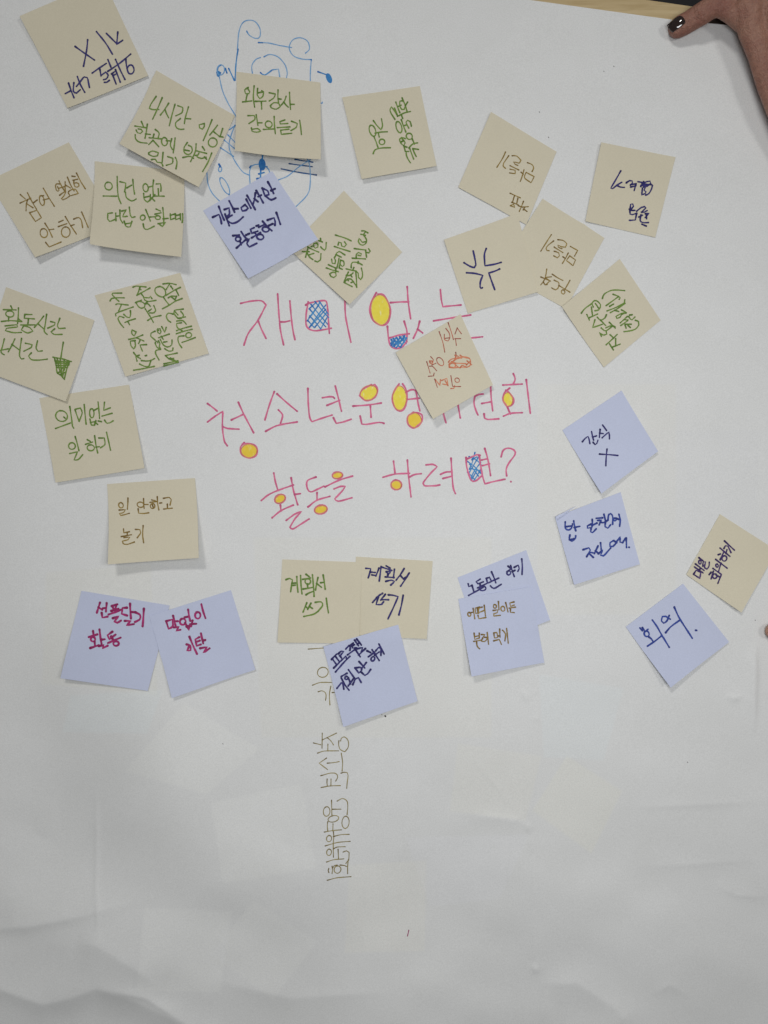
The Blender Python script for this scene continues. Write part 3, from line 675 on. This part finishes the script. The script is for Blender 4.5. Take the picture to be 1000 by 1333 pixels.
sticky((120, 350, 275, 495), 1000, [(22, 222), (738, 33), (980, 710), (280, 905)], 'cream', (0, 0, 1.0, 3.5), [('green', """R:135,365,205,1000;
335,235 165,238 155,260 220,330 280,385; 118,380 140,340 220,322 380,322; 225,445 255,432 450,455; 330,440 300,510 275,565; 545,490 400,540 290,580 215,615 222,655; 492,560 498,620 480,690 430,680 370,628; 585,710 480,740 390,778; 445,760 478,822;
370,688 290,662 262,700 300,790 368,872; 545,125 600,105 785,120; 675,125 650,200 615,275; 690,170; 860,140 760,195 615,275; 690,235 740,300; 895,335 865,290 850,320 740,315 760,360 815,390 970,368; 815,390 770,430; 590,410 700,365;
600,410 640,480 700,515 755,495 765,450 720,400 640,385; 770,430 820,430 865,480; 930,465 965,560 930,600 850,600; 770,525 810,590 860,665; 830,570 885,530; 1060,650 920,680 815,740; 875,690 920,775;
R:165,365,255,1000;
480,85 420,105 408,160 450,215 520,238 562,200 555,140 520,100 480,85; 525,50 620,40 715,60; 620,50 570,130; 635,80 665,122; 775,100 690,140 565,215; 710,130 750,215; 600,250 650,225 720,230; 650,240 710,290; 720,225 700,270; 530,240 570,300 615,355;
800,260 700,300 615,355 515,408; 815,412 690,430 680,470 740,545 790,545 820,500 780,445; 690,440 740,498; 670,485 600,470 570,520 600,580 635,602; 740,545 850,525; 720,585 810,580 860,632; 790,610 720,620 730,680 800,725; 935,660 800,695 720,725;
945,705 820,735 715,770; o:895,790,42,38; 990,825 900,860 800,895; 825,800 750,810 740,860 760,920 795,970;
R:155,420,245,1000;
520,120 460,150 455,190 520,250; 570,110 555,85 590,85 605,130 590,160 560,140 550,100; 615,55 660,140 680,65; 725,162 570,215; 610,195 638,240; 595,240 640,320 700,350 760,320 765,250; 645,280 692,272; 660,375 720,410 775,400 780,365;
525,285 545,260 560,290; 570,260 590,300 580,340 600,380; 520,290 545,350 600,385; 600,385 535,400 530,450 580,540; 840,438 670,475; 675,475 720,520 790,515; 720,520 850,575; 740,510 830,560; 650,595 850,550; 650,625 855,572;
240,130 185,100 180,150 215,190 245,130; 340,175 240,215 135,240; 250,215 355,262; 300,255 280,300; 395,315 300,320 335,408; 230,255 160,265 170,330 210,378 235,330 225,260; 380,478 400,472; 210,430 250,480 310,520; 290,470 240,480 260,555;
325,548 400,555 460,545 515,518; 462,545 430,630 370,630 298,598; 210,688 350,665 510,632""", 1.7)],
 'cream note filled with dense green writing turned sideways, left of the title')
sticky((130, 615, 270, 745), 1000, [(68, 108), (885, 52), (920, 795), (75, 855)], 'cream', (0, 0, 10, 10), [('brown', """
 o:188,305,22,24; 255,238 252,290 247,342; 170,350 228,345 212,372 172,382 185,400 265,380; o:370,300,32,24; 400,243 400,290 403,335; 402,297 440,298; 347,338 350,378 395,382 445,375; 475,255 508,262; 458,278 520,270;
 o:482,312,22,22; 478,295 490,330; 528,225 530,290 540,348; 548,285 568,282; 585,240 640,232 657,250 645,302; 620,295 620,332; 585,340 665,332; 210,525 213,562 265,552; 245,558 245,588; 190,597 285,580; 215,605 268,602 255,625 202,640 208,662 245,670 312,648;
 320,530 362,532 370,562 338,608; 392,495 388,580 398,655""", 1.6)],
 'cream note with upright ochre writing, above the pair of blue notes')
sticky((70, 760, 210, 905), 1000, [(258, 65), (1077, 201), (875, 995), (62, 878)], 'blue_note', (0, 0, 1.2, 4), [('magenta', """
 430,175 415,222 400,268; 415,218 450,242; 492,180 485,257; 455,228 485,225; 445,270 452,315 500,305; 540,207 592,190; 548,215 562,245; 582,195 572,240; 535,252 602,232; 510,285 570,265 628,240; 550,320 605,302 562,350 590,362 625,342;
 680,222 640,225 632,280 682,295; 710,185 712,250 717,322; 718,262 760,265; 660,345 715,345 680,385 745,375; 760,265 802,290 800,330 755,355; 838,232 832,320 825,395; 365,440 370,475; 325,495 405,470; o:365,515,20,22; 380,540 385,580;
 340,597 420,570; 425,425 435,500 447,567; 440,520 475,515; 420,578 465,570 455,600 502,575; 545,445 500,478 518,515 575,472; 535,490 552,520; 505,550 622,500; o:580,555,24,22""", 2.7)],
 'blue note with thick magenta writing, left one of the overlapping pair')
sticky((190, 760, 340, 915), 1000, [(30, 280), (738, 55), (950, 745), (225, 992)], 'blue_note', (0, 0, 1.5, 3), [('magenta', """
 175,325 228,310 232,368 195,392 175,325; 235,278 245,320 255,362; 250,327 275,325; 240,380 282,375 262,410 298,400; o:318,330,26,26,-20; 335,292 370,285; 365,225 372,275 382,322; 338,340 370,402 382,350; 350,372 385,362;
 402,320 390,372; 395,350 435,348; o:448,275,22,30; 480,178 495,240 515,300; 350,528 382,540 385,580 355,582 370,548; 375,462 405,535 440,610; 460,465 425,485 438,540 475,528; 430,507 465,495; 475,432 485,480 495,520; 490,495 512,490;
 468,562 527,550 498,600 550,562""", 2.6)],
 'blue note with thick magenta writing, right one of the overlapping pair')
sticky((450, 715, 570, 840), 1000, [(112, 80), (945, 128), (880, 972), (70, 940)], 'cream', (0, 0, 1.5, 0), [('navy', """
 220,207 272,210 262,260 245,310; 265,247 322,252; 285,278 332,285; 362,205 345,250 328,290; 385,188 375,270 365,345; 440,180 482,205; 398,195 500,230; 440,242 492,237 470,267 440,245; 460,270 455,297; 430,300 525,308; 530,218 520,302;
 437,348 500,335 532,350 490,388; 635,210 595,275 548,335; 595,285 632,327; 690,258 645,330 597,400; 635,317 662,300; 402,478 350,515 292,578; 355,520 330,600 390,598 412,570; 335,525 375,490; 430,490 380,552; 390,547 465,548;
 465,495 520,500 570,515 515,640 460,755; 625,500 605,610 578,712""", 2.2)],
 'cream note with upright navy writing, tucked behind its green-written twin')
sticky((355, 720, 475, 845), 1000, [(105, 68), (970, 100), (937, 983), (52, 970)], 'cream', (0, 0, 0.6, 1.6), [('green', """
 145,288 185,275 215,290 205,350 195,420; 210,327 247,325; 210,352 245,348; 262,255 266,340 275,425; 303,243 308,350 318,442; 362,230 395,255; 325,285 412,270; o:382,308,32,28; 377,335 382,385; 330,390 440,372; 432,235 442,350 450,470;
 362,452 400,430 445,415; 492,265 478,330 465,400; 478,330 530,372; 548,238 560,310 570,392; 520,322 555,318; 370,540 350,590 330,640; 355,580 382,602; 415,545 380,612; 400,580 432,602; 338,688 440,665 490,635;
 462,535 525,530 542,568 490,635; 582,490 592,570 605,648""", 2.0)],
 'cream note with upright green writing, overlapping its navy-written twin')
sticky((410, 805, 550, 955), 1000, [(78, 262), (775, 58), (955, 770), (265, 1010)], 'blue_note', (0, 0, 2, 4.5), [('navy', """R:430,825,505,1000;
20,450 110,355; 35,440 100,530; 85,390 150,480; 60,600 210,450; 140,350 190,305 235,310 165,390; 165,385 215,450 270,390 280,430; 90,670 220,520 340,395; 270,265 330,200 350,210 340,290; 300,370 460,250; 340,210 400,160; 380,195 385,250 450,240;
380,215 420,190; 425,110 490,210; 460,90 540,195; 470,190 510,150; 440,270 560,240 540,320; 430,265 520,405; 610,260 490,375; 640,300 700,330; 660,405 770,325; o:740,440,32,38,30; 725,280 850,470; 770,375 850,320; 790,300 840,240 880,260 880,380;
845,180 890,270 935,355; 115,955 190,860 215,870 235,970; 190,775 250,890 325,985; 190,750 290,692; o:280,775,27,27; 310,770 340,840 350,880; 310,915 400,790; 315,632 420,780; 390,890 440,790 490,770 535,850;
430,600 530,590 550,630 495,690 430,600; 500,490 600,600; 540,620 625,505; 540,675 600,730 650,700 700,625""", 2.3)],
 'blue note with slanted navy writing, hanging below the two cream twins')
sticky((590, 710, 725, 890), 1000, [(42, 310), (705, 45), (935, 720), (272, 985)], 'blue_note', (0, 0, 1.5, 0), [('navy', """
 145,370 152,398 182,385; 182,385 200,445; 150,482 290,405; 262,325 222,350 240,370 292,350; 258,368 262,388; 235,410 340,360 440,315; o:285,415,30,22; 320,318 350,308 372,350 332,365 320,318; 370,255 392,305 412,360; 360,390 395,415 465,375;
 530,200 547,215; 520,252 562,225; o:537,265,18,20; 555,195 572,250 590,300; 572,252 597,240; 590,212 628,190 638,225 625,250; 662,130 668,205 665,280""", 2.1)],
 'blue note with one line of navy writing, half hidden behind the ochre-written blue note')
sticky((590, 710, 725, 890), 1000, [(50, 515), (748, 400), (880, 1130), (178, 1265)], 'blue_note', (0, 0.6, 1.6, 7), [('brown', """R:600,740,690,1000;
o:125,665,23,28; 130,645 175,635; 180,580 205,730; 275,560 210,575 215,650 260,650; 240,570 250,640; 310,560 262,580 262,640 340,610; 340,535 360,690; 250,680 265,730 365,712; o:495,550,23,26; 545,480 555,600; 470,610 540,600 530,640 480,655 480,690 575,680;
o:610,585,28,36; 650,495 685,630; 770,485 710,500 720,550 775,530; 700,575 790,560; 720,590 720,635 775,640; 195,940 205,1030 270,1010; 270,940 272,1010; 205,990 270,975; 190,1060 300,1040; 230,1060 240,1130 275,1165;
300,960 350,960 320,1010; 320,1010 300,1055 350,1060 385,1020; 350,1000 390,1000; 385,930 405,1100; 480,935 490,1010 540,1000 525,930 480,935; 565,880 570,1000; 540,980 570,980; 480,1050 560,1030 590,1100; 605,895 650,950 640,1050; 665,870 690,1085""", 1.7)],
 'blue note with two lines of ochre writing, on top of a navy-written blue note')
sticky((725, 500, 865, 650), 1000, [(52, 428), (602, 60), (942, 625), (415, 1018)], 'blue_note', (0, 0, 2.2, 4), [('navy', """
 240,535 265,505 292,485 302,510 310,552; 325,440 335,490 345,520; 335,492 372,480; 340,540 360,562 375,550 385,520; 405,420 398,495; 400,455 435,460; 428,380 465,430; 425,498 455,470 485,445 492,475 492,508; 400,650 485,655 570,663; 470,603 462,680 458,758""", 1.9)],
 'blue note standing on its corner with a short navy word above a cross')
pn = sticky((715, 635, 840, 765), 1000, [(62, 305), (745, 45), (945, 795), (260, 1010)], 'blue_note', (1.5, 0, 1.2, 3), [('blue', """R:730,660,825,1000;
65,205 65,290 110,315 150,290 165,230; 75,270 150,260; 180,190 195,270 210,325; 190,280 265,265; 130,385 122,450 160,470 205,430 210,395; 130,450 190,435; 420,235 370,260 370,290 430,280 430,250; 435,170 440,260; 440,250 500,220; 420,290 415,340 440,350 490,300;
490,155 575,148; 510,185 560,180 530,245; 545,210 590,215; 595,100 620,200; 605,210 650,180; 620,190 612,270 650,290 685,245; 650,180 660,105 690,90 715,130 715,235; o:745,170,18,18; 800,100 818,180 810,265; 765,155 800,170;
312,585 390,560 410,590 360,680; 360,680 400,625 450,630; 395,640 450,690; 515,535 465,640; 480,600 525,640; 550,490 560,590; 520,640 580,590 550,660 590,670 690,560; 730,460 680,490 680,540 720,540 765,490; 745,470 770,490;
765,480 820,410 815,480 855,490; 850,490 890,430; 900,425 905,555; 940,552""", 2.2)],
 'blue note with a folded upper left corner and two lines of blue writing')
# its corner is folded over: a small flap lying on the note
o_, f_, s_, r_ = pn
fv = [f_(r_[0]+x*s_, r_[1]+y*s_, z) for x, y, z in ((62, 302, .0004), (290, 186, .0005), (178, 262, .0016), (84, 326, .0020),
      (62, 302, .0002), (290, 186, .0003), (178, 262, .0013), (84, 326, .0017))]
fv = [tuple(Vector(v)-o_.location) for v in fv]
mesh_obj('folded_corner', fv, [[3, 2, 1, 0], [4, 5, 6, 7], [0, 1, 5, 4], [1, 2, 6, 5], [2, 3, 7, 6], [3, 0, 4, 7]], M['blue_note'], o_)
sticky((885, 660, 1000, 805), 1000, [(75, 765), (455, 80), (1100, 494), (700, 1195)], 'cream', (0.5, 0, 0.5, 3.2), [('purple', """R:900,700,965,1000;
50,730 100,650 195,700 175,815 45,730; 85,525 260,655; 65,585 240,705; 160,640 190,620; 155,400 240,465; o:175,490,26,36; 235,570 240,490 290,480 270,600 320,630 360,570 365,490; 365,740 405,690; 405,825 450,670; o:480,770,42,48; 440,615 610,735 540,915;
500,745 560,780; o:522,560,24,32; 600,510 550,690; 495,435 725,610; 545,340 590,325; 585,440 655,290; o:670,415,50,52; 580,205 780,375; 700,320 720,240; 660,215 690,160 740,170 770,230 800,295; 670,65 870,250""", 2.0)],
 'cream note with dark purple writing at the right picture edge, apart from the others')
sticky((805, 750, 955, 900), 1000, [(65, 440), (562, 65), (962, 572), (455, 968)], 'blue_note', (0, 0, 1.2, 6), [('blue', """
 190,450 212,475; 212,448 235,482 262,462; o:250,502,22,24,-20; 268,528 290,545 312,577; 258,610 320,568 380,520; 298,382 340,440 380,510 447,620; 445,342 425,390 398,410 378,390 385,352 412,350 455,375; 415,492 460,440 530,388;
 488,270 520,340 545,385 600,470 645,540; 674,470 682,472""", 2.2)],
 'blue note with one large blue word and a full stop, lowest at right')
sticky((510, 405, 650, 550), 1000, [(38, 385), (640, 28), (942, 685), (385, 1002)], 'cream', (2.5, 0, 3.5, 7), [('red', """R:555,410,620,866;
225,285 290,470 325,640; 340,230 400,310 410,400 380,445 320,420 315,330; 320,400 410,390; 380,130 430,270 475,420; 540,220 500,325; 545,230 610,320; 500,405 600,405; 510,410 525,520; 515,640 520,680; 10,800 70,1000; 80,715 130,770 90,830 60,800;
60,880 110,880 185,960; 100,860 170,830; o:245,800,50,80,-30; 40,1055 130,1050 140,1000; 150,1105 195,1250; 430,1045 460,1230; o:540,1125,40,38; 470,1235 600,1235"""),
 ('orange', """R:555,410,620,866;
60,790 120,790 110,850 60,820; 160,1110 240,1215 250,1110; 270,1130 360,1090 380,1210 290,1190; 330,1130 380,1220; 430,1270 480,1270 495,1220; o:455,865,55,45; 390,810 430,765 540,735 640,720; 400,870 470,790 600,720 750,745 770,860 700,900 590,900 480,910 400,900;
590,690 660,730 750,745; 500,690 560,710; 520,700 500,760; 430,830 560,830 690,840; 590,910 620,870 710,900; 440,800 500,850 560,900; 710,790 790,860; 400,890 500,900 520,860; 480,790 540,750 620,740; 700,860 760,800; 395,850 440,810 520,830""", 1.35)],
 'cream note with faint red writing and an orange scribble, covering part of the title')

# ------------------------------------------------------------ table, dark slab and floor
def wood_mat(name, a, b_, scale, ang):
    m, nt, b = new_mat(name)
    tc = nd(nt, 'ShaderNodeTexCoord'); mp = nd(nt, 'ShaderNodeMapping')
    mp.inputs['Rotation'].default_value = (0, 0, ang); mp.inputs['Scale'].default_value = (1.6, 26, 26)
    nt.links.new(tc.outputs['Object'], mp.inputs[0])
    n = nd(nt, 'ShaderNodeTexNoise', Scale=scale, Detail=7.0, Roughness=0.65, Distortion=0.4)
    nt.links.new(mp.outputs[0], n.inputs['Vector'])
    n2 = nd(nt, 'ShaderNodeTexNoise', Scale=scale*6, Detail=3.0, Roughness=0.7); nt.links.new(mp.outputs[0], n2.inputs['Vector'])
    c = mix(nt, ramp(nt, n.outputs[0], 0.32, 0.68), a, b_)
    c = mix(nt, ramp(nt, n2.outputs[0], 0.45, 0.75), c, mix(nt, 1.0, c, (0.82, 0.78, 0.7), 'MULTIPLY'))
    nt.links.new(c, b.inputs['Base Color']); b.inputs['Roughness'].default_value = 0.45
    bump(nt, b, n.outputs[0], 0.15, 0.0004)
    return m
def slab(name, poly, z1, z0, mat, label, cat, r=0.0015):
    bm = bmesh.new()
    vs = [bm.verts.new((p[0], p[1], z1)) for p in poly]
    f = bm.faces.new(vs); f.normal_update()
    if f.normal.z < 0: f.normal_flip()
    ret = bmesh.ops.extrude_face_region(bm, geom=[f])
    for v in [g for g in ret['geom'] if isinstance(g, bmesh.types.BMVert)]: v.co.z = z0
    bmesh.ops.recalc_face_normals(bm, faces=bm.faces)
    bmesh.ops.bevel(bm, geom=[e for e in bm.edges], offset=r, segments=3, affect='EDGES')
    me = bpy.data.meshes.new(name); bm.to_mesh(me); bm.free(); me.materials.append(mat)
    o = bpy.data.objects.new(name, me); COL.objects.link(o)
    if cat: tag(o, label, cat)
    return o
def wpt(x, y): return (W(x, y)[0], W(x, y)[1])
tedge = lambda x: 0 + (x-856)*0.146
oak = wood_mat('pale_oak', (0.45, 0.33, 0.165), (0.58, 0.455, 0.26), 3.0, 0.14)
dark_slab = wood_mat('dark_brown_grain', (0.030, 0.020, 0.016), (0.045, 0.030, 0.022), 3.0, 0.14)
slab('table', [wpt(-420, tedge(-420)), wpt(914, tedge(914)), wpt(985, 1640), wpt(-420, 1640)], -0.0006, -0.028, oak,
     'pale oak table top whose edge shows above the white poster', 'table')
slab('table', [wpt(918, tedge(918)+2), wpt(1420, tedge(1420)), wpt(1420, 1640), wpt(989, 1640)], -0.0006, -0.028, dark_slab,  # dark brown slab filling the gap; what lies there is unknown
     'dark brown slab seen in the gap under the thumb', 'table')
m, nt, b = new_mat('dark_floor'); tc = nd(nt, 'ShaderNodeTexCoord')
n = nd(nt, 'ShaderNodeTexNoise', Scale=30.0, Detail=5.0); nt.links.new(tc.outputs['Object'], n.inputs['Vector'])
nt.links.new(mix(nt, n.outputs[0], (0.010, 0.010, 0.012), (0.028, 0.027, 0.03)), b.inputs['Base Color']); b.inputs['Roughness'].default_value = 0.6
fl = mesh_obj('floor', [(-4, -4, -.74), (4, -4, -.74), (4, 4, -.74), (-4, 4, -.74)], [[0, 1, 2, 3]], m); tag(fl, kind='structure')

# ------------------------------------------------------------ hands
def skin_mat(name='brown_skin', dark_=(0.29, 0.125, 0.088), light_=(0.40, 0.215, 0.150)):
    m, nt, b = new_mat(name); tc = nd(nt, 'ShaderNodeTexCoord')
    n1 = nd(nt, 'ShaderNodeTexNoise', Scale=38.0, Detail=4.0, Roughness=0.6)
    n2 = nd(nt, 'ShaderNodeTexNoise', Scale=420.0, Detail=4.0, Roughness=0.75)
    vo = nd(nt, 'ShaderNodeTexVoronoi', Scale=900.0)
    for n in (n1, n2, vo): nt.links.new(tc.outputs['Object'], n.inputs['Vector'])
    c = mix(nt, ramp(nt, n1.outputs[0], 0.35, 0.65), dark_, light_)
    c = mix(nt, ramp(nt, n2.outputs[0], 0.3, 0.7), mix(nt, 1.0, c, (0.70, 0.66, 0.66), 'MULTIPLY'), c)
    nt.links.new(c, b.inputs['Base Color']); b.inputs['Roughness'].default_value = 0.52
    b.inputs['Subsurface Weight'].default_value = 0.12; b.inputs['Subsurface Radius'].default_value = (0.003, 0.0012, 0.0008)
    b.inputs['Subsurface Scale'].default_value = 0.6
    ad = nt.nodes.new('ShaderNodeMath'); ad.operation = 'ADD'
    nt.links.new(vo.outputs['Distance'], ad.inputs[0]); nt.links.new(n2.outputs[0], ad.inputs[1])
    bump(nt, b, ad.outputs[0], 0.7, 0.0007)
    return m
SKIN = skin_mat()
# chains of (x, y in photograph pixels, radius in pixels, height in mm); straight world placement
HZ = -1.5
def hp(x, y, z):
    z = z+HZ
    return Vector(((x-500)*S*(H-z*.001)/H, (666.5-y)*S*(H-z*.001)/H, z*0.001))
chains = [
 # thumb, its ball and the web
 [(882.5, 36.5, 13.0, 12.0), (889, 32.5, 14.2, 13.0), (899, 27, 14.0, 15.0), (911, 19.5, 14.6, 19.0), (924, 11, 14.2, 22.0), (938, 2, 15.5, 23.6), (958, -12, 20, 25.3), (985, -45, 25, 27.5), (1015, -100, 28, 28.6)],
 [(924, 11, 13, 22.0), (938, 8, 13.5, 23.1), (953, 15, 15, 24.2), (968, 26, 16, 24.2)],
 # index finger
 [(1000, -60, 24, 28.6), (975, 10, 22, 28.1), (979, 38, 18.5, 26.4), (990, 70, 16.5, 25.3), (1001, 110, 15.5, 24.2), (1014, 146, 14.5, 23.1), (1032, 196, 13, 18.0), (1047, 240, 11.5, 10.0)],
 # middle finger
 [(1010, -60, 26, 29.7), (1004, 10, 22, 30.2), (1018, 52, 19, 29.7), (1042, 110, 15.5, 26.4), (1062, 165, 14.5, 24.2), (1082, 220, 13, 19.0), (1098, 262, 11.5, 10.0)],
 # ring finger
 [(1040, -60, 26, 29.7), (1040, 0, 22, 30.2), (1058, 45, 18, 28.6), (1086, 98, 14.5, 25.9), (1110, 148, 13.5, 23.1), (1132, 196, 12, 18.0), (1150, 232, 11, 10.0)],
 # little finger
 [(1060, -60, 26, 28.6), (1072, -14, 20, 28.6), (1096, 22, 16, 26.4), (1126, 60, 12.5, 23.6), (1154, 96, 11.5, 20.0), (1180, 130, 10.5, 15.0), (1198, 152, 9.5, 9.0)],
 # wrist and forearm
 [(1030, -90, 36, 38), (1052, -170, 34, 44), (1080, -300, 38, 60), (1110, -520, 44, 90)],
 [(1000, -70, 28, 34), (1030, -170, 30, 42), (1060, -300, 34, 60), (1090, -520, 40, 90)],
 [(990, -20, 24, 32), (1030, -30, 26, 36), (1066, -40, 24, 34)],
]
def hand_mesh(chains):
    bm = bmesh.new()
    for ch in chains:
        for i in range(len(ch)-1):
            a, b_ = ch[i], ch[i+1]
            pa, pb = hp(a[0], a[1], a[3]), hp(b_[0], b_[1], b_[3]); L = (pb-pa).length
            st = max(2, int(L/0.0025))
            for k in range(st+1):
                t = k/st; c = pa.lerp(pb, t); r = (a[2]*(1-t)+b_[2]*t)*S
                bmesh.ops.create_icosphere(bm, subdivisions=2, radius=r, matrix=Matrix.Translation(c) @ Matrix.Diagonal((1, 1, 0.86 if r > 0.011 else 0.9, 1)))
    me = bpy.data.meshes.new('person'); bm.to_mesh(me); bm.free()
    tmp = bpy.data.objects.new('tmp', me); COL.objects.link(tmp)
    rm = tmp.modifiers.new('r', 'REMESH'); rm.mode = 'VOXEL'; rm.voxel_size = 0.0009; rm.use_smooth_shade = True
    s1 = tmp.modifiers.new('s', 'SMOOTH'); s1.factor = 0.5; s1.iterations = 10
    bpy.context.view_layer.update()
    dg = bpy.context.evaluated_depsgraph_get()
    hm = bpy.data.meshes.new_from_object(tmp.evaluated_get(dg)); hm.name = 'person'
    bpy.data.objects.remove(tmp); bpy.data.meshes.remove(me)
    hm.shade_smooth(); hm.materials.clear(); hm.materials.append(SKIN)
    return hm
hm = hand_mesh(chains)
# wrinkles over the thumb joint, creases of the web, tendons of the back
nv = len(hm.vertices); co = np.empty(nv*3, 'f'); hm.vertices.foreach_get('co', co); co = co.reshape(-1, 3)
no = np.empty(nv*3, 'f'); hm.vertices.foreach_get('normal', no); no = no.reshape(-1, 3)
k = H/(H-co[:, 2]); qx = co[:, 0]*k/S+500; qy = 666.5-co[:, 1]*k/S
disp = np.zeros(nv); up = np.clip(no[:, 2]*1.6, 0, 1)
ax = np.array([0.83, -0.56]); ax /= np.linalg.norm(ax); org = np.array([911, 19.5])
sx = (qx-org[0])*ax[0]+(qy-org[1])*ax[1]; tx = -(qx-org[0])*ax[1]+(qy-org[1])*ax[0]
near = np.exp(-(sx/11)**2)*np.exp(-(tx/13)**2)*up
for s0, cv, amp in ((-8.5, .012, .7), (-4.6, .018, 1.2), (-0.6, .006, .8), (3.6, -.016, 1.3), (7.8, -.016, .8)):
    d = sx-(s0+cv*(tx+3)**2+0.6*np.sin(tx*0.6+s0)); disp -= near*amp*0.0009*np.exp(-(d/1.5)**2)
disp += near*0.0006*np.exp(-((sx-1.5)/4.0)**2)
# dent behind the nail and tendon ridges on the back of the hand
for (p0, p1, a, wd_) in (((978, 34), (1005, -60), .0010, 6), ((1010, 40), (1018, -60), .0012, 6), ((945, 14), (985, -20), -.0007, 3.5), ((960, 30), (1000, 8), -.0005, 3), ((985, 70), (1000, 64), -.0005, 2.5), ((950, 10), (962, -6), -.0004, 2)):
    d, _, p = seg_dist(qx, qy, [p0, p1]); disp += a*np.exp(-(d/wd_)**2)*up
disp += 0.00012*noise2(qx, qy, 9, 21)*up + 0.00006*noise2(qx, qy, 4, 23)*up
co = co + no*disp[:, None]
hm.vertices.foreach_set('co', co.astype('f').ravel()); hm.update(); hm.shade_smooth()
hm.materials.clear(); hm.materials.append(SKIN)
hand = bpy.data.objects.new('person', hm); COL.objects.link(hand)
tag(hand, 'hand with dark brown nail polish pressing down the top right of the poster', 'person')
# the painted thumb nail, laid over the thumb
bvh = BVHTree.FromPolygons([tuple(c) for c in co], [tuple(p.vertices) for p in hm.polygons])
m, nt, b = new_mat('dark_nail_polish'); b.inputs['Base Color'].default_value = (0.022, 0.012, 0.010, 1)
b.inputs['Roughness'].default_value = 0.10; b.inputs['Coat Weight'].default_value = 1.0; b.inputs['Coat Roughness'].default_value = 0.04
nail_dir = Vector((0.86, 0.50)); nail_dir.normalize()       # world, along the thumb from tip to joint
nrm = Vector((-nail_dir.y, nail_dir.x))
def nail_obj(parent):
    nu, nvv = 18, 16; vs = []; fs = []
    c0 = hp(881.6, 29.0, 20)
    for j in range(nvv+1):
        for i in range(nu+1):
            a = i/nu*2-1; q = j/nvv*2-1
            # superellipse outline
            A = a*math.sqrt(1-0.22*q*q); Q = q*math.sqrt(1-0.22*a*a)
            x = c0.x+nail_dir.x*A*0.0060+nrm.x*Q*0.0049; y = c0.y+nail_dir.y*A*0.0060+nrm.y*Q*0.0049
            hit = bvh.ray_cast(Vector((x, y, 0.2)), Vector((0, 0, -1)))
            z = hit[0].z if hit[0] else 0.012
            vs.append([x, y, z])
    # own smooth curve: fit quadratic so the nail does not copy the skin's bumps
    P = np.array(vs); u = (P[:, 0]-c0.x)*nail_dir.x+(P[:, 1]-c0.y)*nail_dir.y; q = (P[:, 0]-c0.x)*nrm.x+(P[:, 1]-c0.y)*nrm.y
    Am = np.stack([np.ones_like(u), u, q, u*u, u*q, q*q], 1); sol = np.linalg.lstsq(Am, P[:, 2], rcond=None)[0]
    P[:, 2] = np.maximum(Am@sol, P[:, 2])+0.0005
    for j in range(nvv):
        for i in range(nu):
            a_ = j*(nu+1)+i; fs.append([a_, a_+1, a_+nu+2, a_+nu+1])
    o = mesh_obj('thumb_nail', P.tolist(), fs, m, parent, smooth=True)
    if o.data.polygons[0].normal.z < 0: o.data.flip_normals()
    sm = o.modifiers.new('thickness', 'SOLIDIFY'); sm.thickness = 0.0008; sm.offset = -1
    return o
nail = nail_obj(hand)
# second hand: only the tip of its forefinger reaches into view at the right edge
chains2 = [
 [(1005.5, 823, 10.5, 9), (1016, 822, 12, 10), (1038, 820, 13.5, 14), (1064, 822, 14.5, 20), (1094, 828, 15, 24), (1138, 836, 21, 28), (1208, 850, 24, 34)],
 [(1060, 862, 12.5, 10), (1064, 856, 14, 16), (1083, 852, 15, 26), (1108, 856, 16, 30), (1148, 862, 20, 32), (1208, 862, 24, 36)],
 [(1068, 892, 12.5, 10), (1070, 888, 14, 16), (1088, 882, 15, 25), (1112, 884, 16, 30), (1153, 884, 20, 32), (1208, 880, 24, 36)],
 [(1084, 920, 11, 10), (1086, 915, 12, 15), (1102, 910, 13, 22), (1120, 908, 14, 27), (1158, 902, 18, 30), (1208, 890, 22, 34)],
 [(1048, 780, 12.5, 10), (1064, 786, 14, 14), (1090, 796, 14.5, 20), (1126, 812, 18, 26), (1178, 836, 24, 32)],
 [(1208, 868, 34, 36), (1308, 880, 32, 44), (1428, 900, 38, 60), (1608, 920, 44, 90)],
]
HZ = 9.0
h2 = bpy.data.objects.new('person', hand_mesh(chains2)); COL.objects.link(h2)
h2.location = (0.0008, 0.0008, 0); h2.data.materials.clear(); h2.data.materials.append(skin_mat('light_skin', (0.50, 0.27, 0.18), (0.56, 0.34, 0.24)))
tag(h2, 'fingertip reaching in at the right picture edge, beside the lowest blue note', 'person')
